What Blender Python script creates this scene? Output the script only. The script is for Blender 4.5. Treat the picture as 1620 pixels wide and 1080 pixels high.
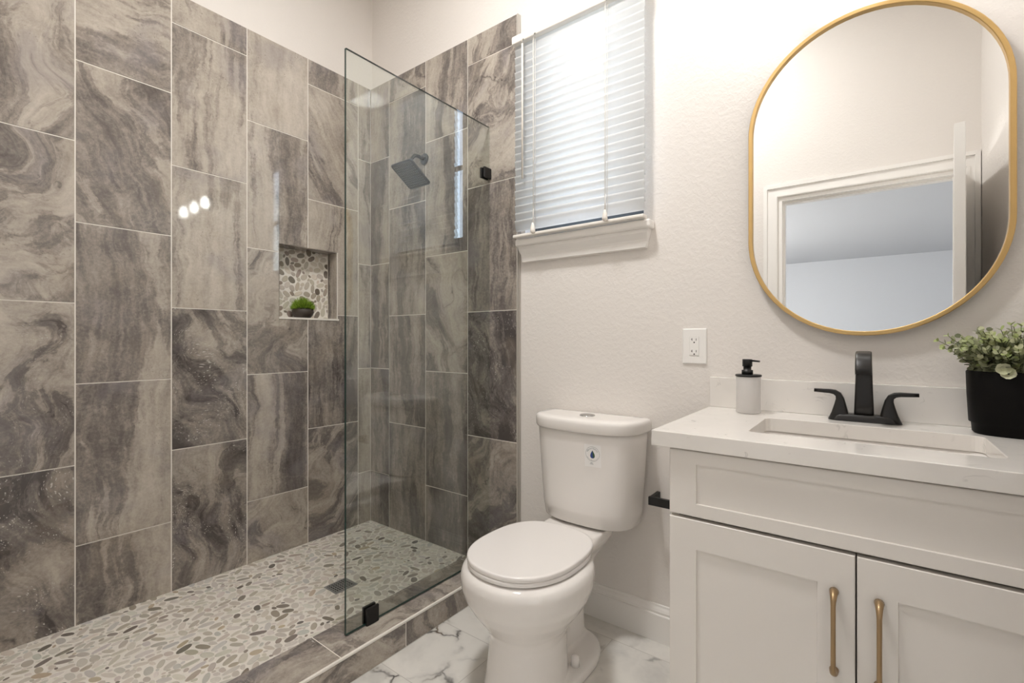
import bpy, bmesh, math, random
from mathutils import Vector, Matrix, noise as mnoise

for o in list(bpy.data.objects):
    bpy.data.objects.remove(o, do_unlink=True)
SC = bpy.context.scene
COL = SC.collection
PI = math.pi

# ------------------------------------------------------------------ camera, sky, exposure
cam_d = bpy.data.cameras.new('camera')
cam = bpy.data.objects.new('camera', cam_d); COL.objects.link(cam)
cam.location = (2.3989, -1.7363, 1.1315)
cam.rotation_euler = (PI / 2, 0, 0.6469)
cam_d.sensor_width = 36.0
cam_d.lens = 36.0 * 749.22 / 1620.0
cam_d.shift_x = -(816.09 - 810) / 1620.0
cam_d.shift_y = (538.19 - 540) / 1620.0
cam_d.clip_start = 0.01
SC.camera = cam

SC.view_settings.view_transform = 'Standard'
SC.view_settings.look = 'None'
SC.view_settings.gamma = 1.0
SC.view_settings.use_curve_mapping = False
SC.view_settings.exposure = 0.28
SC.cycles.use_denoising = True
SC.cycles.max_bounces = 12
SC.cycles.diffuse_bounces = 6
SC.cycles.glossy_bounces = 6
SC.cycles.transmission_bounces = 8
SC.cycles.transparent_max_bounces = 24
SC.cycles.caustics_reflective = False
SC.cycles.caustics_refractive = False
SC.cycles.sample_clamp_indirect = 6.0

world = bpy.data.worlds.new('sky'); SC.world = world
world.use_nodes = True
wn = world.node_tree.nodes; wl = world.node_tree.links
wn.clear()
w_out = wn.new('ShaderNodeOutputWorld'); w_bg = wn.new('ShaderNodeBackground'); w_sky = wn.new('ShaderNodeTexSky')
w_sky.sky_type = 'NISHITA'; w_sky.sun_disc = False
w_sky.sun_elevation = math.radians(48); w_sky.sun_rotation = math.radians(150)
w_sky.air_density = 1.0; w_sky.dust_density = 3.0
w_bg.inputs['Strength'].default_value = 2.2
w_mix = wn.new('ShaderNodeMix'); w_mix.data_type = 'RGBA'; w_mix.inputs[0].default_value = 0.6
w_mix.inputs[7].default_value = (1.9, 2.0, 2.1, 1)      # thin bright cloud over the blue
wl.new(w_sky.outputs[0], w_mix.inputs[6]); wl.new(w_mix.outputs[2], w_bg.inputs[0]); wl.new(w_bg.outputs[0], w_out.inputs[0])


def area_light(name, loc, rot, size, power, color, size_y=None, shape='RECTANGLE', spread=PI):
    d = bpy.data.lights.new(name, 'AREA')
    d.shape = shape; d.size = size
    if size_y: d.size_y = size_y
    d.energy = power; d.color = color; d.spread = spread
    o = bpy.data.objects.new(name, d); COL.objects.link(o)
    o.location = loc; o.rotation_euler = rot
    return o

CEIL = 3.5
# area lights added as fill: at the bathroom ceiling, inside the unseen bedroom window
area_light('ceiling_fill_light', (1.45, -1.00, CEIL - 0.075), (0, 0, 0), 0.33, 28, (1.0, 0.985, 0.962), shape='DISK', spread=math.radians(164))
area_light('bedroom_fill_light', (-1.9, -5.6, 1.5), (0, math.radians(-90), 0), 1.5, 270, (1.0, 0.975, 0.94), size_y=2.6)


# ------------------------------------------------------------------ helpers
def srgb(r, g, b, a=1.0):
    def f(c):
        c /= 255.0
        return c / 12.92 if c <= 0.04045 else ((c + 0.055) / 1.055) ** 2.4
    return (f(r), f(g), f(b), a)


class NT:
    """small helper for building a material"""
    def __init__(s, name):
        s.m = bpy.data.materials.new(name); s.m.use_nodes = True
        s.t = s.m.node_tree; s.n = s.t.nodes; s.l = s.t.links
        s.n.clear(); s.out = s.n.new('ShaderNodeOutputMaterial')

    def add(s, typ, **kw):
        n = s.n.new(typ)
        for k, v in kw.items():
            setattr(n, k, v)
        return n

    def link(s, a, b): s.l.new(a, b)

    def setin(s, n, key, v):
        if isinstance(v, bpy.types.NodeSocket): s.link(v, n.inputs[key])
        else: n.inputs[key].default_value = v

    def math(s, op, a, b=None, c=None, clamp=False):
        n = s.add('ShaderNodeMath', operation=op, use_clamp=clamp)
        s.setin(n, 0, a)
        if b is not None: s.setin(n, 1, b)
        if c is not None: s.setin(n, 2, c)
        return n.outputs[0]

    def vmath(s, op, a, b=None, scale=None):
        n = s.add('ShaderNodeVectorMath', operation=op)
        s.setin(n, 0, a)
        if b is not None: s.setin(n, 1, b)
        if scale is not None: s.setin(n, 'Scale', scale)
        return n.outputs[0]

    def noise(s, vec, scale, detail=3.0, rough=0.55, dist=0.0, color=False):
        n = s.add('ShaderNodeTexNoise')
        if vec is not None: s.link(vec, n.inputs['Vector'])
        s.setin(n, 'Scale', scale); s.setin(n, 'Detail', detail); s.setin(n, 'Roughness', rough); s.setin(n, 'Distortion', dist)
        return n.outputs['Color' if color else 'Fac']

    def smooth(s, v, a, b, to0=0.0, to1=1.0):
        n = s.add('ShaderNodeMapRange', interpolation_type='SMOOTHSTEP')
        s.setin(n, 0, v); s.setin(n, 1, a); s.setin(n, 2, b); s.setin(n, 3, to0); s.setin(n, 4, to1)
        return n.outputs[0]

    def mix(s, f, a, b, blend='MIX'):
        n = s.add('ShaderNodeMix', data_type='RGBA', blend_type=blend)
        s.setin(n, 0, f); s.setin(n, 6, a); s.setin(n, 7, b)
        return n.outputs[2]

    def ramp(s, v, stops):
        n = s.add('ShaderNodeValToRGB')
        s.link(v, n.inputs[0])
        e = n.color_ramp.elements
        while len(e) < len(stops): e.new(0.5)
        for i, (p, c) in enumerate(stops):
            e[i].position = p; e[i].color = c
        return n.outputs[0]

    def bump(s, h, strength=0.2, dist=0.01):
        n = s.add('ShaderNodeBump')
        s.link(h, n.inputs['Height']); n.inputs['Strength'].default_value = strength; n.inputs['Distance'].default_value = dist
        return n.outputs[0]

    def principled(s, color, rough=0.5, metal=0.0, normal=None, spec=0.5, coat=0.0, coat_rough=0.05):
        p = s.add('ShaderNodeBsdfPrincipled')
        s.setin(p, 'Base Color', color); s.setin(p, 'Roughness', rough); s.setin(p, 'Metallic', metal)
        s.setin(p, 'Specular IOR Level', spec); s.setin(p, 'Coat Weight', coat); s.setin(p, 'Coat Roughness', coat_rough)
        if normal is not None: s.link(normal, p.inputs['Normal'])
        s.link(p.outputs[0], s.out.inputs[0])
        return p


def obj_vec(nt):
    return nt.add('ShaderNodeTexCoord').outputs['Object']


def plain(name, col, rough=0.5, metal=0.0, spec=0.5, coat=0.0, vary=0.03, vscale=6.0, bump=0.0, bscale=200.0):
    nt = NT(name)
    v = obj_vec(nt)
    f = nt.noise(v, vscale, 3)
    c = nt.mix(f, tuple(x * (1 - vary) for x in col[:3]) + (1,), tuple(min(1, x * (1 + vary)) for x in col[:3]) + (1,))
    nrm = nt.bump(nt.noise(v, bscale, 2), bump, 0.002) if bump else None
    nt.principled(c, rough, metal, nrm, spec, coat)
    return nt.m


def mat_wall(name, col):
    nt = NT(name)
    v = obj_vec(nt)
    a = nt.noise(v, 75, 2, 0.5, 0.6)
    b = nt.noise(v, 28, 3, 0.55, 0.9)
    h = nt.math('ADD', nt.smooth(a, 0.42, 0.68), nt.math('MULTIPLY', nt.smooth(b, 0.4, 0.65), 0.9))
    tone = nt.noise(v, 1.3, 2)
    c = nt.mix(tone, tuple(x * 0.98 for x in col[:3]) + (1,), col)
    nt.principled(c, 0.62, 0, nt.bump(h, 0.13, 0.003), 0.3)
    return nt.m


def mat_tile():
    nt = NT('stone_look_tile')
    uv = nt.add('ShaderNodeUVMap', uv_map='UVMap').outputs[0]
    at = nt.add('ShaderNodeAttribute', attribute_name='tilevar')
    sep = nt.add('ShaderNodeSeparateColor'); nt.link(at.outputs['Color'], sep.inputs[0])
    swirl, dark, speck = sep.outputs[0], sep.outputs[1], sep.outputs[2]
    seed = nt.math('MULTIPLY', at.outputs['Alpha'], 57.0)
    suv = nt.add('ShaderNodeSeparateXYZ'); nt.link(uv, suv.inputs[0])
    cb = nt.add('ShaderNodeCombineXYZ')
    nt.link(suv.outputs[0], cb.inputs[0]); nt.link(suv.outputs[1], cb.inputs[1]); nt.link(seed, cb.inputs[2])
    p = cb.outputs[0]
    # large folds
    w1 = nt.vmath('SUBTRACT', nt.noise(p, 2.6, 2.5, 0.5, 0.0, True), (0.5, 0.5, 0.5))
    amp = nt.math('MULTIPLY_ADD', swirl, 0.50, 0.07)
    p1 = nt.vmath('ADD', p, nt.vmath('SCALE', w1, scale=amp))
    w2 = nt.vmath('SUBTRACT', nt.noise(p1, 13, 4, 0.6, 0.0, True), (0.5, 0.5, 0.5))
    p2 = nt.vmath('ADD', p1, nt.vmath('SCALE', w2, scale=0.045))
    s2 = nt.add('ShaderNodeSeparateXYZ'); nt.link(p2, s2.inputs[0])
    vst = nt.math('MULTIPLY_ADD', swirl, 2.6, 0.55)
    cb2 = nt.add('ShaderNodeCombineXYZ')
    nt.link(nt.math('MULTIPLY', s2.outputs[0], 6.4), cb2.inputs[0])
    nt.link(nt.math('MULTIPLY', s2.outputs[1], vst), cb2.inputs[1])
    nt.link(seed, cb2.inputs[2])
    band = nt.noise(cb2.outputs[0], 1.0, 7, 0.60, 0.25)
    # feathery grain and fine lines that follow the bands
    def along(ku, kv, shift, det, rg, src=s2):
        c_ = nt.add('ShaderNodeCombineXYZ')
        nt.link(nt.math('MULTIPLY', src.outputs[0], ku), c_.inputs[0])
        nt.link(nt.math('MULTIPLY', src.outputs[1], kv), c_.inputs[1])
        nt.link(nt.math('ADD', seed, shift), c_.inputs[2])
        return nt.noise(c_.outputs[0], 1.0, det, rg)
    grain = along(38.0, 10.0, 3.0, 5, 0.72)
    lines = along(46.0, 2.2, 11.0, 4, 0.6)
    fringe = along(26.0, 60.0, 19.0, 4, 0.7)
    cloud = nt.noise(p1, 9, 6, 0.70)
    micro = nt.noise(p, 95, 4, 0.7)
    big = nt.noise(p, 3.1, 2, 0.5)
    # sharper edges on the darker layers
    layer = nt.smooth(nt.math('ADD', band, nt.math('MULTIPLY_ADD', fringe, 0.10, -0.05)), 0.46, 0.50)
    tone = nt.math('ADD', nt.math('MULTIPLY_ADD', band, 0.74, 0.08), nt.math('MULTIPLY_ADD', layer, 0.12, -0.06))
    tone = nt.math('ADD', tone, nt.math('ADD', nt.math('MULTIPLY_ADD', grain, 0.36, -0.18), nt.math('MULTIPLY_ADD', cloud, 0.36, -0.18)))
    tone = nt.math('ADD', tone, nt.math('ADD', nt.math('MULTIPLY_ADD', micro, 0.30, -0.15), nt.math('MULTIPLY_ADD', lines, 0.32, -0.16)))
    tone = nt.math('ADD', tone, nt.math('MULTIPLY_ADD', dark, -0.46, 0.245))
    # darker clouds in the speckled tiles
    dmask = nt.math('MULTIPLY', nt.smooth(big, 0.42, 0.60), speck)
    tone = nt.math('SUBTRACT', tone, nt.math('MULTIPLY', dmask, 0.17))
    col = nt.ramp(tone, [(0.14, srgb(78, 72, 70)), (0.34, srgb(116, 109, 104)), (0.46, srgb(147, 138, 130)),
                         (0.58, srgb(171, 162, 151)), (0.72, srgb(188, 179, 168)), (0.90, srgb(203, 195, 184))])
    # violet-grey and warm drifts
    hue = nt.noise(p1, 4.2, 3, 0.5)
    col = nt.mix(nt.smooth(hue, 0.52, 0.72, 0.0, 0.36), col, srgb(146, 140, 144))
    col = nt.mix(nt.smooth(hue, 0.48, 0.28, 0.0, 0.20), col, srgb(162, 148, 130))
    # long ragged cracks with a soft halo
    nv = nt.noise(p2, 1.7, 5, 0.58)
    dv = nt.math('ABSOLUTE', nt.math('SUBTRACT', nv, 0.5))
    cm = nt.smooth(nt.noise(p, 3.4, 3, 0.6), 0.47, 0.60)
    halo = nt.math('MULTIPLY', nt.smooth(dv, 0.0, 0.030, 1.0, 0.0), cm)
    crack = nt.math('MULTIPLY', nt.smooth(dv, 0.0, 0.0055, 1.0, 0.0), nt.math('MULTIPLY', cm, nt.smooth(nt.noise(p, 19, 3), 0.36, 0.56)))
    sm_ = nt.smooth(swirl, 0.40, 0.60)
    halo = nt.math('MULTIPLY', halo, sm_); crack = nt.math('MULTIPLY', crack, sm_)
    col = nt.mix(nt.math('MULTIPLY', halo, 0.28), col, srgb(98, 91, 88))
    col = nt.mix(nt.math('MULTIPLY', crack, 0.72), col, srgb(66, 60, 58))
    nv2 = nt.noise(nt.vmath('ADD', p2, (7.3, 2.1, 0)), 3.0, 5, 0.6)
    cr2 = nt.smooth(nt.math('ABSOLUTE', nt.math('SUBTRACT', nv2, 0.5)), 0.0, 0.012, 1.0, 0.0)
    col = nt.mix(nt.math('MULTIPLY', cr2, 0.10), col, srgb(208, 200, 188))
    # small dark pits and crystalline white flecks
    vp = nt.add('ShaderNodeTexVoronoi'); nt.link(p2, vp.inputs['Vector']); vp.inputs['Scale'].default_value = 95
    pit = nt.math('MULTIPLY', nt.smooth(vp.outputs['Distance'], 0.16, 0.28, 1.0, 0.0), nt.smooth(nt.noise(p1, 8, 3, 0.6), 0.54, 0.64))
    col = nt.mix(nt.math('MULTIPLY', pit, 0.38), col, srgb(84, 78, 76))
    vo = nt.add('ShaderNodeTexVoronoi'); nt.link(nt.vmath('MULTIPLY', p2, (1.5, 1.0, 1.0)), vo.inputs['Vector']); vo.inputs['Scale'].default_value = 84
    fl = nt.smooth(vo.outputs['Distance'], 0.15, 0.26, 1.0, 0.0)
    fm = nt.math('MULTIPLY', nt.smooth(nt.noise(p1, 9, 4, 0.65), 0.47, 0.56), nt.smooth(big, 0.42, 0.52))
    fl = nt.math('MULTIPLY', nt.math('MULTIPLY', fl, fm), speck)
    col = nt.mix(nt.math('MULTIPLY', fl, 0.85), col, srgb(206, 200, 193))
    rough = nt.math('MULTIPLY_ADD', micro, 0.03, 0.030)
    nt.principled(col, rough, 0, nt.bump(grain, 0.02, 0.002), 0.55)
    return nt.m


def mat_marble():
    nt = NT('white_marble_tile')
    v = obj_vec(nt)
    br = nt.add('ShaderNodeTexBrick')
    mp = nt.add('ShaderNodeMapping'); nt.link(v, mp.inputs[0])
    mp.inputs['Location'].default_value = (0.22, 0.085, 0)
    nt.link(mp.outputs[0], br.inputs['Vector'])
    br.offset = 0.5; br.inputs['Scale'].default_value = 1.0
    br.inputs['Brick Width'].default_value = 0.61; br.inputs['Row Height'].default_value = 0.305
    br.inputs['Mortar Size'].default_value = 0.0016; br.inputs['Mortar Smooth'].default_value = 0.2
    br.inputs['Color1'].default_value = (0.1, 0.1, 0.1, 1); br.inputs['Color2'].default_value = (0.9, 0.9, 0.9, 1)
    off = nt.vmath('SCALE', br.outputs['Color'], scale=9.0)
    p = nt.vmath('ADD', v, off)
    w = nt.vmath('SUBTRACT', nt.noise(p, 4.5, 4, 0.6, 0, True), (0.5, 0.5, 0.5))
    p1 = nt.vmath('ADD', p, nt.vmath('SCALE', w, scale=0.22))
    base = nt.mix(nt.smooth(nt.noise(p1, 3.2, 4, 0.6), 0.42, 0.72), srgb(226, 223, 217), srgb(196, 194, 190))
    vo = nt.add('ShaderNodeTexVoronoi', feature='DISTANCE_TO_EDGE'); nt.link(p1, vo.inputs['Vector']); vo.inputs['Scale'].default_value = 4.3
    jag = nt.math('MULTIPLY_ADD', nt.noise(p, 40, 4, 0.7), 0.05, -0.025)
    d = nt.math('ADD', vo.outputs[0], jag)
    mask = nt.smooth(nt.noise(p, 3.6, 3, 0.55), 0.38, 0.54)
    mask2 = nt.smooth(nt.noise(p, 7.0, 3, 0.55), 0.40, 0.55)
    soft = nt.math('MULTIPLY', nt.smooth(d, 0.0, 0.11, 1.0, 0.0), mask)
    hard = nt.math('MULTIPLY', nt.smooth(d, 0.0, 0.042, 1.0, 0.0), nt.math('MULTIPLY', mask, mask2))
    c = nt.mix(nt.math('MULTIPLY', soft, 0.42), base, srgb(158, 154, 150))
    c = nt.mix(nt.math('MULTIPLY', hard, 0.92), c, srgb(70, 67, 66))
    gold = nt.math('MULTIPLY', hard, nt.smooth(nt.noise(p, 5.2, 2), 0.56, 0.66))
    c = nt.mix(nt.math('MULTIPLY', gold, 0.8), c, srgb(150, 118, 76))
    c = nt.mix(br.outputs['Fac'], c, srgb(196, 192, 186))
    nt.principled(c, 0.13, 0, None, 0.5)
    return nt.m


def mat_attr(name, rough, bump=0.0, spec=0.5):
    nt = NT(name)
    at = nt.add('ShaderNodeAttribute', attribute_name='tint')
    v = obj_vec(nt)
    f = nt.noise(v, 120, 4, 0.6)
    c = nt.mix(nt.math('MULTIPLY', f, 0.28), at.outputs['Color'], srgb(170, 160, 148))
    nt.principled(c, rough, 0, nt.bump(f, bump, 0.002) if bump else None, spec)
    return nt.m


def mat_leaf(name, rough=0.5):
    nt = NT(name)
    at = nt.add('ShaderNodeAttribute', attribute_name='tint')
    v = obj_vec(nt)
    c = nt.mix(nt.math('MULTIPLY', nt.noise(v, 90, 3), 0.2), at.outputs['Color'], srgb(74, 84, 52))
    p = nt.principled(c, rough, 0, None, 0.35)
    tr = nt.add('ShaderNodeBsdfTranslucent'); nt.link(c, tr.inputs[0])
    mx = nt.add('ShaderNodeMixShader'); mx.inputs[0].default_value = 0.2
    nt.link(p.outputs[0], mx.inputs[1]); nt.link(tr.outputs[0], mx.inputs[2]); nt.link(mx.outputs[0], nt.out.inputs[0])
    return nt.m


def mat_quartz():
    nt = NT('white_quartz')
    v = obj_vec(nt)
    w = nt.vmath('SUBTRACT', nt.noise(v, 5, 3, 0.6, 0, True), (0.5, 0.5, 0.5))
    p = nt.vmath('ADD', v, nt.vmath('SCALE', w, scale=0.3))
    n = nt.noise(p, 4.5, 4, 0.55)
    ve = nt.smooth(nt.math('ABSOLUTE', nt.math('SUBTRACT', n, 0.5)), 0, 0.010, 1, 0)
    m = nt.smooth(nt.noise(v, 16, 2), 0.52, 0.64)
    sp = nt.smooth(nt.noise(v, 70, 2), 0.72, 0.78)
    c = nt.mix(nt.smooth(nt.noise(p, 2.5, 3), 0.35, 0.75), srgb(232, 228, 223), srgb(220, 216, 211))
    c = nt.mix(nt.math('MULTIPLY', nt.math('MULTIPLY', ve, m), 0.30), c, srgb(140, 136, 132))
    c = nt.mix(nt.math('MULTIPLY', sp, 0.15), c, srgb(178, 174, 170))
    nt.principled(c, 0.16, 0, None, 0.5)
    return nt.m


def mat_glass(name, tint, ior=1.5, rough=0.0):
    """thin sheet: clear tinted body with a Fresnel mirror on each face"""
    nt = NT(name)
    t = nt.add('ShaderNodeBsdfTransparent')
    f0 = nt.noise(obj_vec(nt), 2.0, 1)
    nt.link(nt.mix(f0, tint, tuple(min(1, x * 1.01) for x in tint[:3]) + (1,)), t.inputs[0])
    g = nt.add('ShaderNodeBsdfGlossy'); g.inputs['Roughness'].default_value = rough
    g.inputs['Color'].default_value = (1, 1, 1, 1)
    fr = nt.add('ShaderNodeFresnel')
    geo = nt.add('ShaderNodeNewGeometry')
    nt.link(nt.math('MULTIPLY_ADD', geo.outputs['Backfacing'], 1.0 / ior - ior, ior), fr.inputs[0])
    mx = nt.add('ShaderNodeMixShader')
    nt.link(fr.outputs[0], mx.inputs[0])
    nt.link(t.outputs[0], mx.inputs[1]); nt.link(g.outputs[0], mx.inputs[2]); nt.link(mx.outputs[0], nt.out.inputs[0])
    return nt.m


def mat_slat():
    nt = NT('blind_slat_vinyl')
    v = obj_vec(nt)
    c = nt.mix(nt.noise(v, 60, 3), srgb(232, 234, 235), srgb(240, 241, 241))
    d = nt.principled(c, 0.4, 0, None, 0.4)
    tr = nt.add('ShaderNodeBsdfTranslucent'); tr.inputs[0].default_value = (0.92, 0.93, 0.94, 1)
    mx = nt.add('ShaderNodeMixShader'); mx.inputs[0].default_value = 0.34
    nt.link(d.outputs[0], mx.inputs[1]); nt.link(tr.outputs[0], mx.inputs[2]); nt.link(mx.outputs[0], nt.out.inputs[0])
    return nt.m


def mat_frosted():
    nt = NT('frosted_bottle')
    v = obj_vec(nt)
    c = nt.mix(nt.noise(v, 25, 2), srgb(232, 228, 226), srgb(240, 237, 235))
    p = nt.principled(c, 0.35, 0, None, 0.5)
    t = nt.add('ShaderNodeBsdfTransparent'); t.inputs[0].default_value = (0.96, 0.96, 0.96, 1)
    mx = nt.add('ShaderNodeMixShader'); mx.inputs[0].default_value = 0.66
    nt.link(p.outputs[0], mx.inputs[1]); nt.link(t.outputs[0], mx.inputs[2]); nt.link(mx.outputs[0], nt.out.inputs[0])
    return nt.m


def mat_emit(name, col, strength):
    nt = NT(name)
    e = nt.add('ShaderNodeEmission')
    nt.link(nt.mix(nt.noise(obj_vec(nt), 3, 1), col, tuple(min(1, x * 1.01) for x in col[:3]) + (1,)), e.inputs[0])
    e.inputs[1].default_value = strength
    nt.link(e.outputs[0], nt.out.inputs[0])
    return nt.m


M = dict(
    wall=mat_wall('orange_peel_paint', srgb(228, 223, 218)),
    ceiling=mat_wall('ceiling_paint', srgb(236, 233, 228)),
    bedroom=mat_wall('bedroom_paint', srgb(196, 198, 202)),
    tile=mat_tile(), marble=mat_marble(),
    grout=plain('pale_grout', srgb(230, 225, 217), 0.8, bump=0.2, bscale=400),
    pebble_grout=plain('pebble_grout', srgb(231, 225, 216), 0.75, bump=0.3, bscale=350, vary=0.04, vscale=9),
    pebble=mat_attr('sliced_pebble', 0.34, 0.06),
    trim=plain('trim_enamel', srgb(236, 233, 229), 0.32),
    metal_trim=plain('tile_edge_trim', srgb(188, 182, 176), 0.38, 0.35),
    cabinet=plain('cabinet_enamel', srgb(227, 222, 216), 0.38, vary=0.01),
    gap_shade=plain('cabinet_gap_shade', srgb(120, 112, 104), 0.7),  # shade of the gaps between the fronts, put into the colour
    quartz=mat_quartz(),
    ceramic=plain('white_ceramic', srgb(233, 229, 225), 0.07, spec=0.55, vary=0.005),
    seat=plain('seat_plastic', srgb(233, 229, 226), 0.16, vary=0.005),
    chrome=plain('chrome', srgb(200, 200, 200), 0.18, 1.0),
    black=plain('matte_black_metal', srgb(13, 12, 12), 0.38, 0.0, 0.45),
    bronze=plain('dark_bronze_metal', srgb(21, 18, 16), 0.34, 0.0, 0.5),
    black_pot=plain('black_pot_glaze', srgb(8, 6, 5), 0.6, spec=0.15),
    brown_pot=plain('dark_brown_pot', srgb(66, 57, 51), 0.42, vary=0.15, vscale=40),
    gold=plain('brushed_gold', srgb(212, 178, 120), 0.36, 0.85, vary=0.05, vscale=30),
    brass=plain('champagne_brass', srgb(164, 138, 104), 0.38, 0.7, vary=0.04, vscale=30),
    mirror=plain('mirror_silver', (0.93, 0.935, 0.93, 1), 0.0, 1.0, vary=0.002),
    glass=mat_glass('shower_glass', (0.945, 0.968, 0.956, 1), 1.58),
    glass_edge=plain('glass_edge', srgb(38, 62, 58), 0.12),
    pane=mat_glass('window_glass', (0.95, 0.97, 0.97, 1), 1.5),
    shade=mat_glass('lamp_glass', (0.97, 0.97, 0.97, 1), 1.45),
    sash=plain('dark_window_sash', srgb(84, 88, 92), 0.45),
    slat=mat_slat(),
    blind=plain('blind_rail_white', srgb(236, 231, 224), 0.35),
    cord=plain('blind_cord', srgb(226, 220, 210), 0.7),
    plastic=plain('white_plastic', srgb(238, 236, 233), 0.28, vary=0.005),
    slot=plain('socket_slot', srgb(40, 36, 34), 0.6),
    frosted=mat_frosted(),
    drain=plain('dark_drain_steel', srgb(150, 150, 148), 0.42, 0.3),
    drain_hole=plain('drain_hole', srgb(22, 22, 22), 0.7),
    leaf=mat_leaf('eucalyptus_leaf'), grass=mat_leaf('bright_grass'),
    stem=plain('plant_stem', srgb(86, 92, 52), 0.6),
    soil=plain('dark_soil', srgb(38, 30, 24), 0.9, bump=0.5, bscale=120),
    sticker=plain('sticker_paper', srgb(235, 233, 231), 0.4),
    ink_green=plain('ink_green', srgb(52, 84, 50), 0.5), ink_blue=plain('ink_blue', srgb(48, 70, 130), 0.5),
    ink_grey=plain('ink_grey', srgb(84, 96, 100), 0.5),
    wood_floor=plain('bedroom_carpet', srgb(168, 164, 158), 0.9),
    bulb=mat_emit('bulb_glow', (1.0, 0.985, 0.96, 1), 36),
    diffuser=mat_emit('fill_diffuser', (1.0, 0.96, 0.90, 1), 5),  # glow of the added ceiling fill
)


class MB:
    """collects shapes, builds ONE mesh object"""
    def __init__(s):
        s.v = []; s.f = []; s.mi = []; s.sm = []

    def quad(s, pts, mi=0, smooth=False):
        b = len(s.v); s.v += [tuple(p) for p in pts]
        s.f.append(tuple(range(b, b + len(pts)))); s.mi.append(mi); s.sm.append(smooth)

    def box(s, x0, x1, y0, y1, z0, z1, mi=0):
        b = len(s.v)
        s.v += [(x0, y0, z0), (x1, y0, z0), (x1, y1, z0), (x0, y1, z0), (x0, y0, z1), (x1, y0, z1), (x1, y1, z1), (x0, y1, z1)]
        for f in ((0, 3, 2, 1), (4, 5, 6, 7), (0, 1, 5, 4), (1, 2, 6, 5), (2, 3, 7, 6), (3, 0, 4, 7)):
            s.f.append(tuple(b + i for i in f)); s.mi.append(mi); s.sm.append(False)

    def loft(s, rings, cap0=True, cap1=True, mi=0, smooth=True, closed=True):
        b = len(s.v); n = len(rings[0])
        for r in rings: s.v += [tuple(p) for p in r]
        for k in range(len(rings) - 1):
            for i in range(n if closed else n - 1):
                j = (i + 1) % n
                s.f.append((b + k * n + i, b + k * n + j, b + (k + 1) * n + j, b + (k + 1) * n + i)); s.mi.append(mi); s.sm.append(smooth)
        if cap0: s.f.append(tuple(b + i for i in reversed(range(n)))); s.mi.append(mi); s.sm.append(False)
        if cap1: s.f.append(tuple(b + (len(rings) - 1) * n + i for i in range(n))); s.mi.append(mi); s.sm.append(False)

    def lathe(s, prof, cx, cy, n=40, mi=0, cap0=True, cap1=True, axis='z'):
        rings = []
        for r, h in prof:
            ring = []
            for i in range(n):
                a = 2 * PI * i / n
                if axis == 'z': ring.append((cx + r * math.cos(a), cy + r * math.sin(a), h))
                elif axis == 'y': ring.append((cx + r * math.cos(a), h, cy - r * math.sin(a)))   # cx=x, cy=z
            rings.append(ring)
        s.loft(rings, cap0, cap1, mi)

    def tube(s, pts, rad, n=10, mi=0, caps=True):
        pts = [Vector(p) for p in pts]
        rads = rad if isinstance(rad, (list, tuple)) else [rad] * len(pts)
        rings = []
        t0 = (pts[1] - pts[0]).normalized()
        ref = Vector((0, 0, 1)) if abs(t0.z) < 0.9 else Vector((1, 0, 0))
        u = t0.cross(ref).normalized()
        for i, p in enumerate(pts):
            t = (pts[min(i + 1, len(pts) - 1)] - pts[max(i - 1, 0)]).normalized()
            u = (u - t * u.dot(t)).normalized(); w = t.cross(u)
            rings.append([p + (u * math.cos(2 * PI * k / n) + w * math.sin(2 * PI * k / n)) * rads[i] for k in range(n)])
        s.loft(rings, caps, caps, mi)

    def build(s, name, mats, parent=None, bevel=0.0, segs=2, subsurf=0, loc=None):
        me = bpy.data.meshes.new(name)
        org = Vector(loc) if loc else Vector((0, 0, 0))
        me.from_pydata([tuple(Vector(p) - org) for p in s.v], [], s.f)
        if not isinstance(mats, (list, tuple)): mats = [mats]
        for m in mats: me.materials.append(m)
        me.polygons.foreach_set('material_index', s.mi)
        me.polygons.foreach_set('use_smooth', s.sm)
        bm = bmesh.new(); bm.from_mesh(me)
        bmesh.ops.recalc_face_normals(bm, faces=bm.faces); bm.to_mesh(me); bm.free()
        me.update()
        o = bpy.data.objects.new(name, me); COL.objects.link(o)
        if parent is not None:
            o.parent = parent
            o.location = org - abs_loc(parent)
        else:
            o.location = org
        if bevel:
            b = o.modifiers.new('bevel', 'BEVEL'); b.width = bevel; b.segments = segs; b.limit_method = 'ANGLE'; b.angle_limit = math.radians(35)
            b.harden_normals = False
        if subsurf:
            d = o.modifiers.new('subsurf', 'SUBSURF'); d.levels = subsurf; d.render_levels = subsurf
        return o


def abs_loc(o):
    p = Vector((0, 0, 0))
    while o is not None:
        p += o.location; o = o.parent
    return p


def tag(o, label, cat, group=None):
    o['label'] = label; o['category'] = cat
    if group: o['group'] = group
    return o


def thing(name, loc, label, cat, group=None):
    o = bpy.data.objects.new(name, None); COL.objects.link(o)
    o.location = loc; o.empty_display_size = 0.05
    return tag(o, label, cat, group)


def struct(o):
    o['kind'] = 'structure'
    return o


def attr_colors(o, name, cols):
    """cols: one RGBA per face"""
    me = o.data
    a = me.color_attributes.new(name, 'FLOAT_COLOR', 'CORNER')
    buf = []
    for p in me.polygons:
        buf += list(cols[p.index]) * p.loop_total
    a.data.foreach_set('color', buf)


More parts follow.
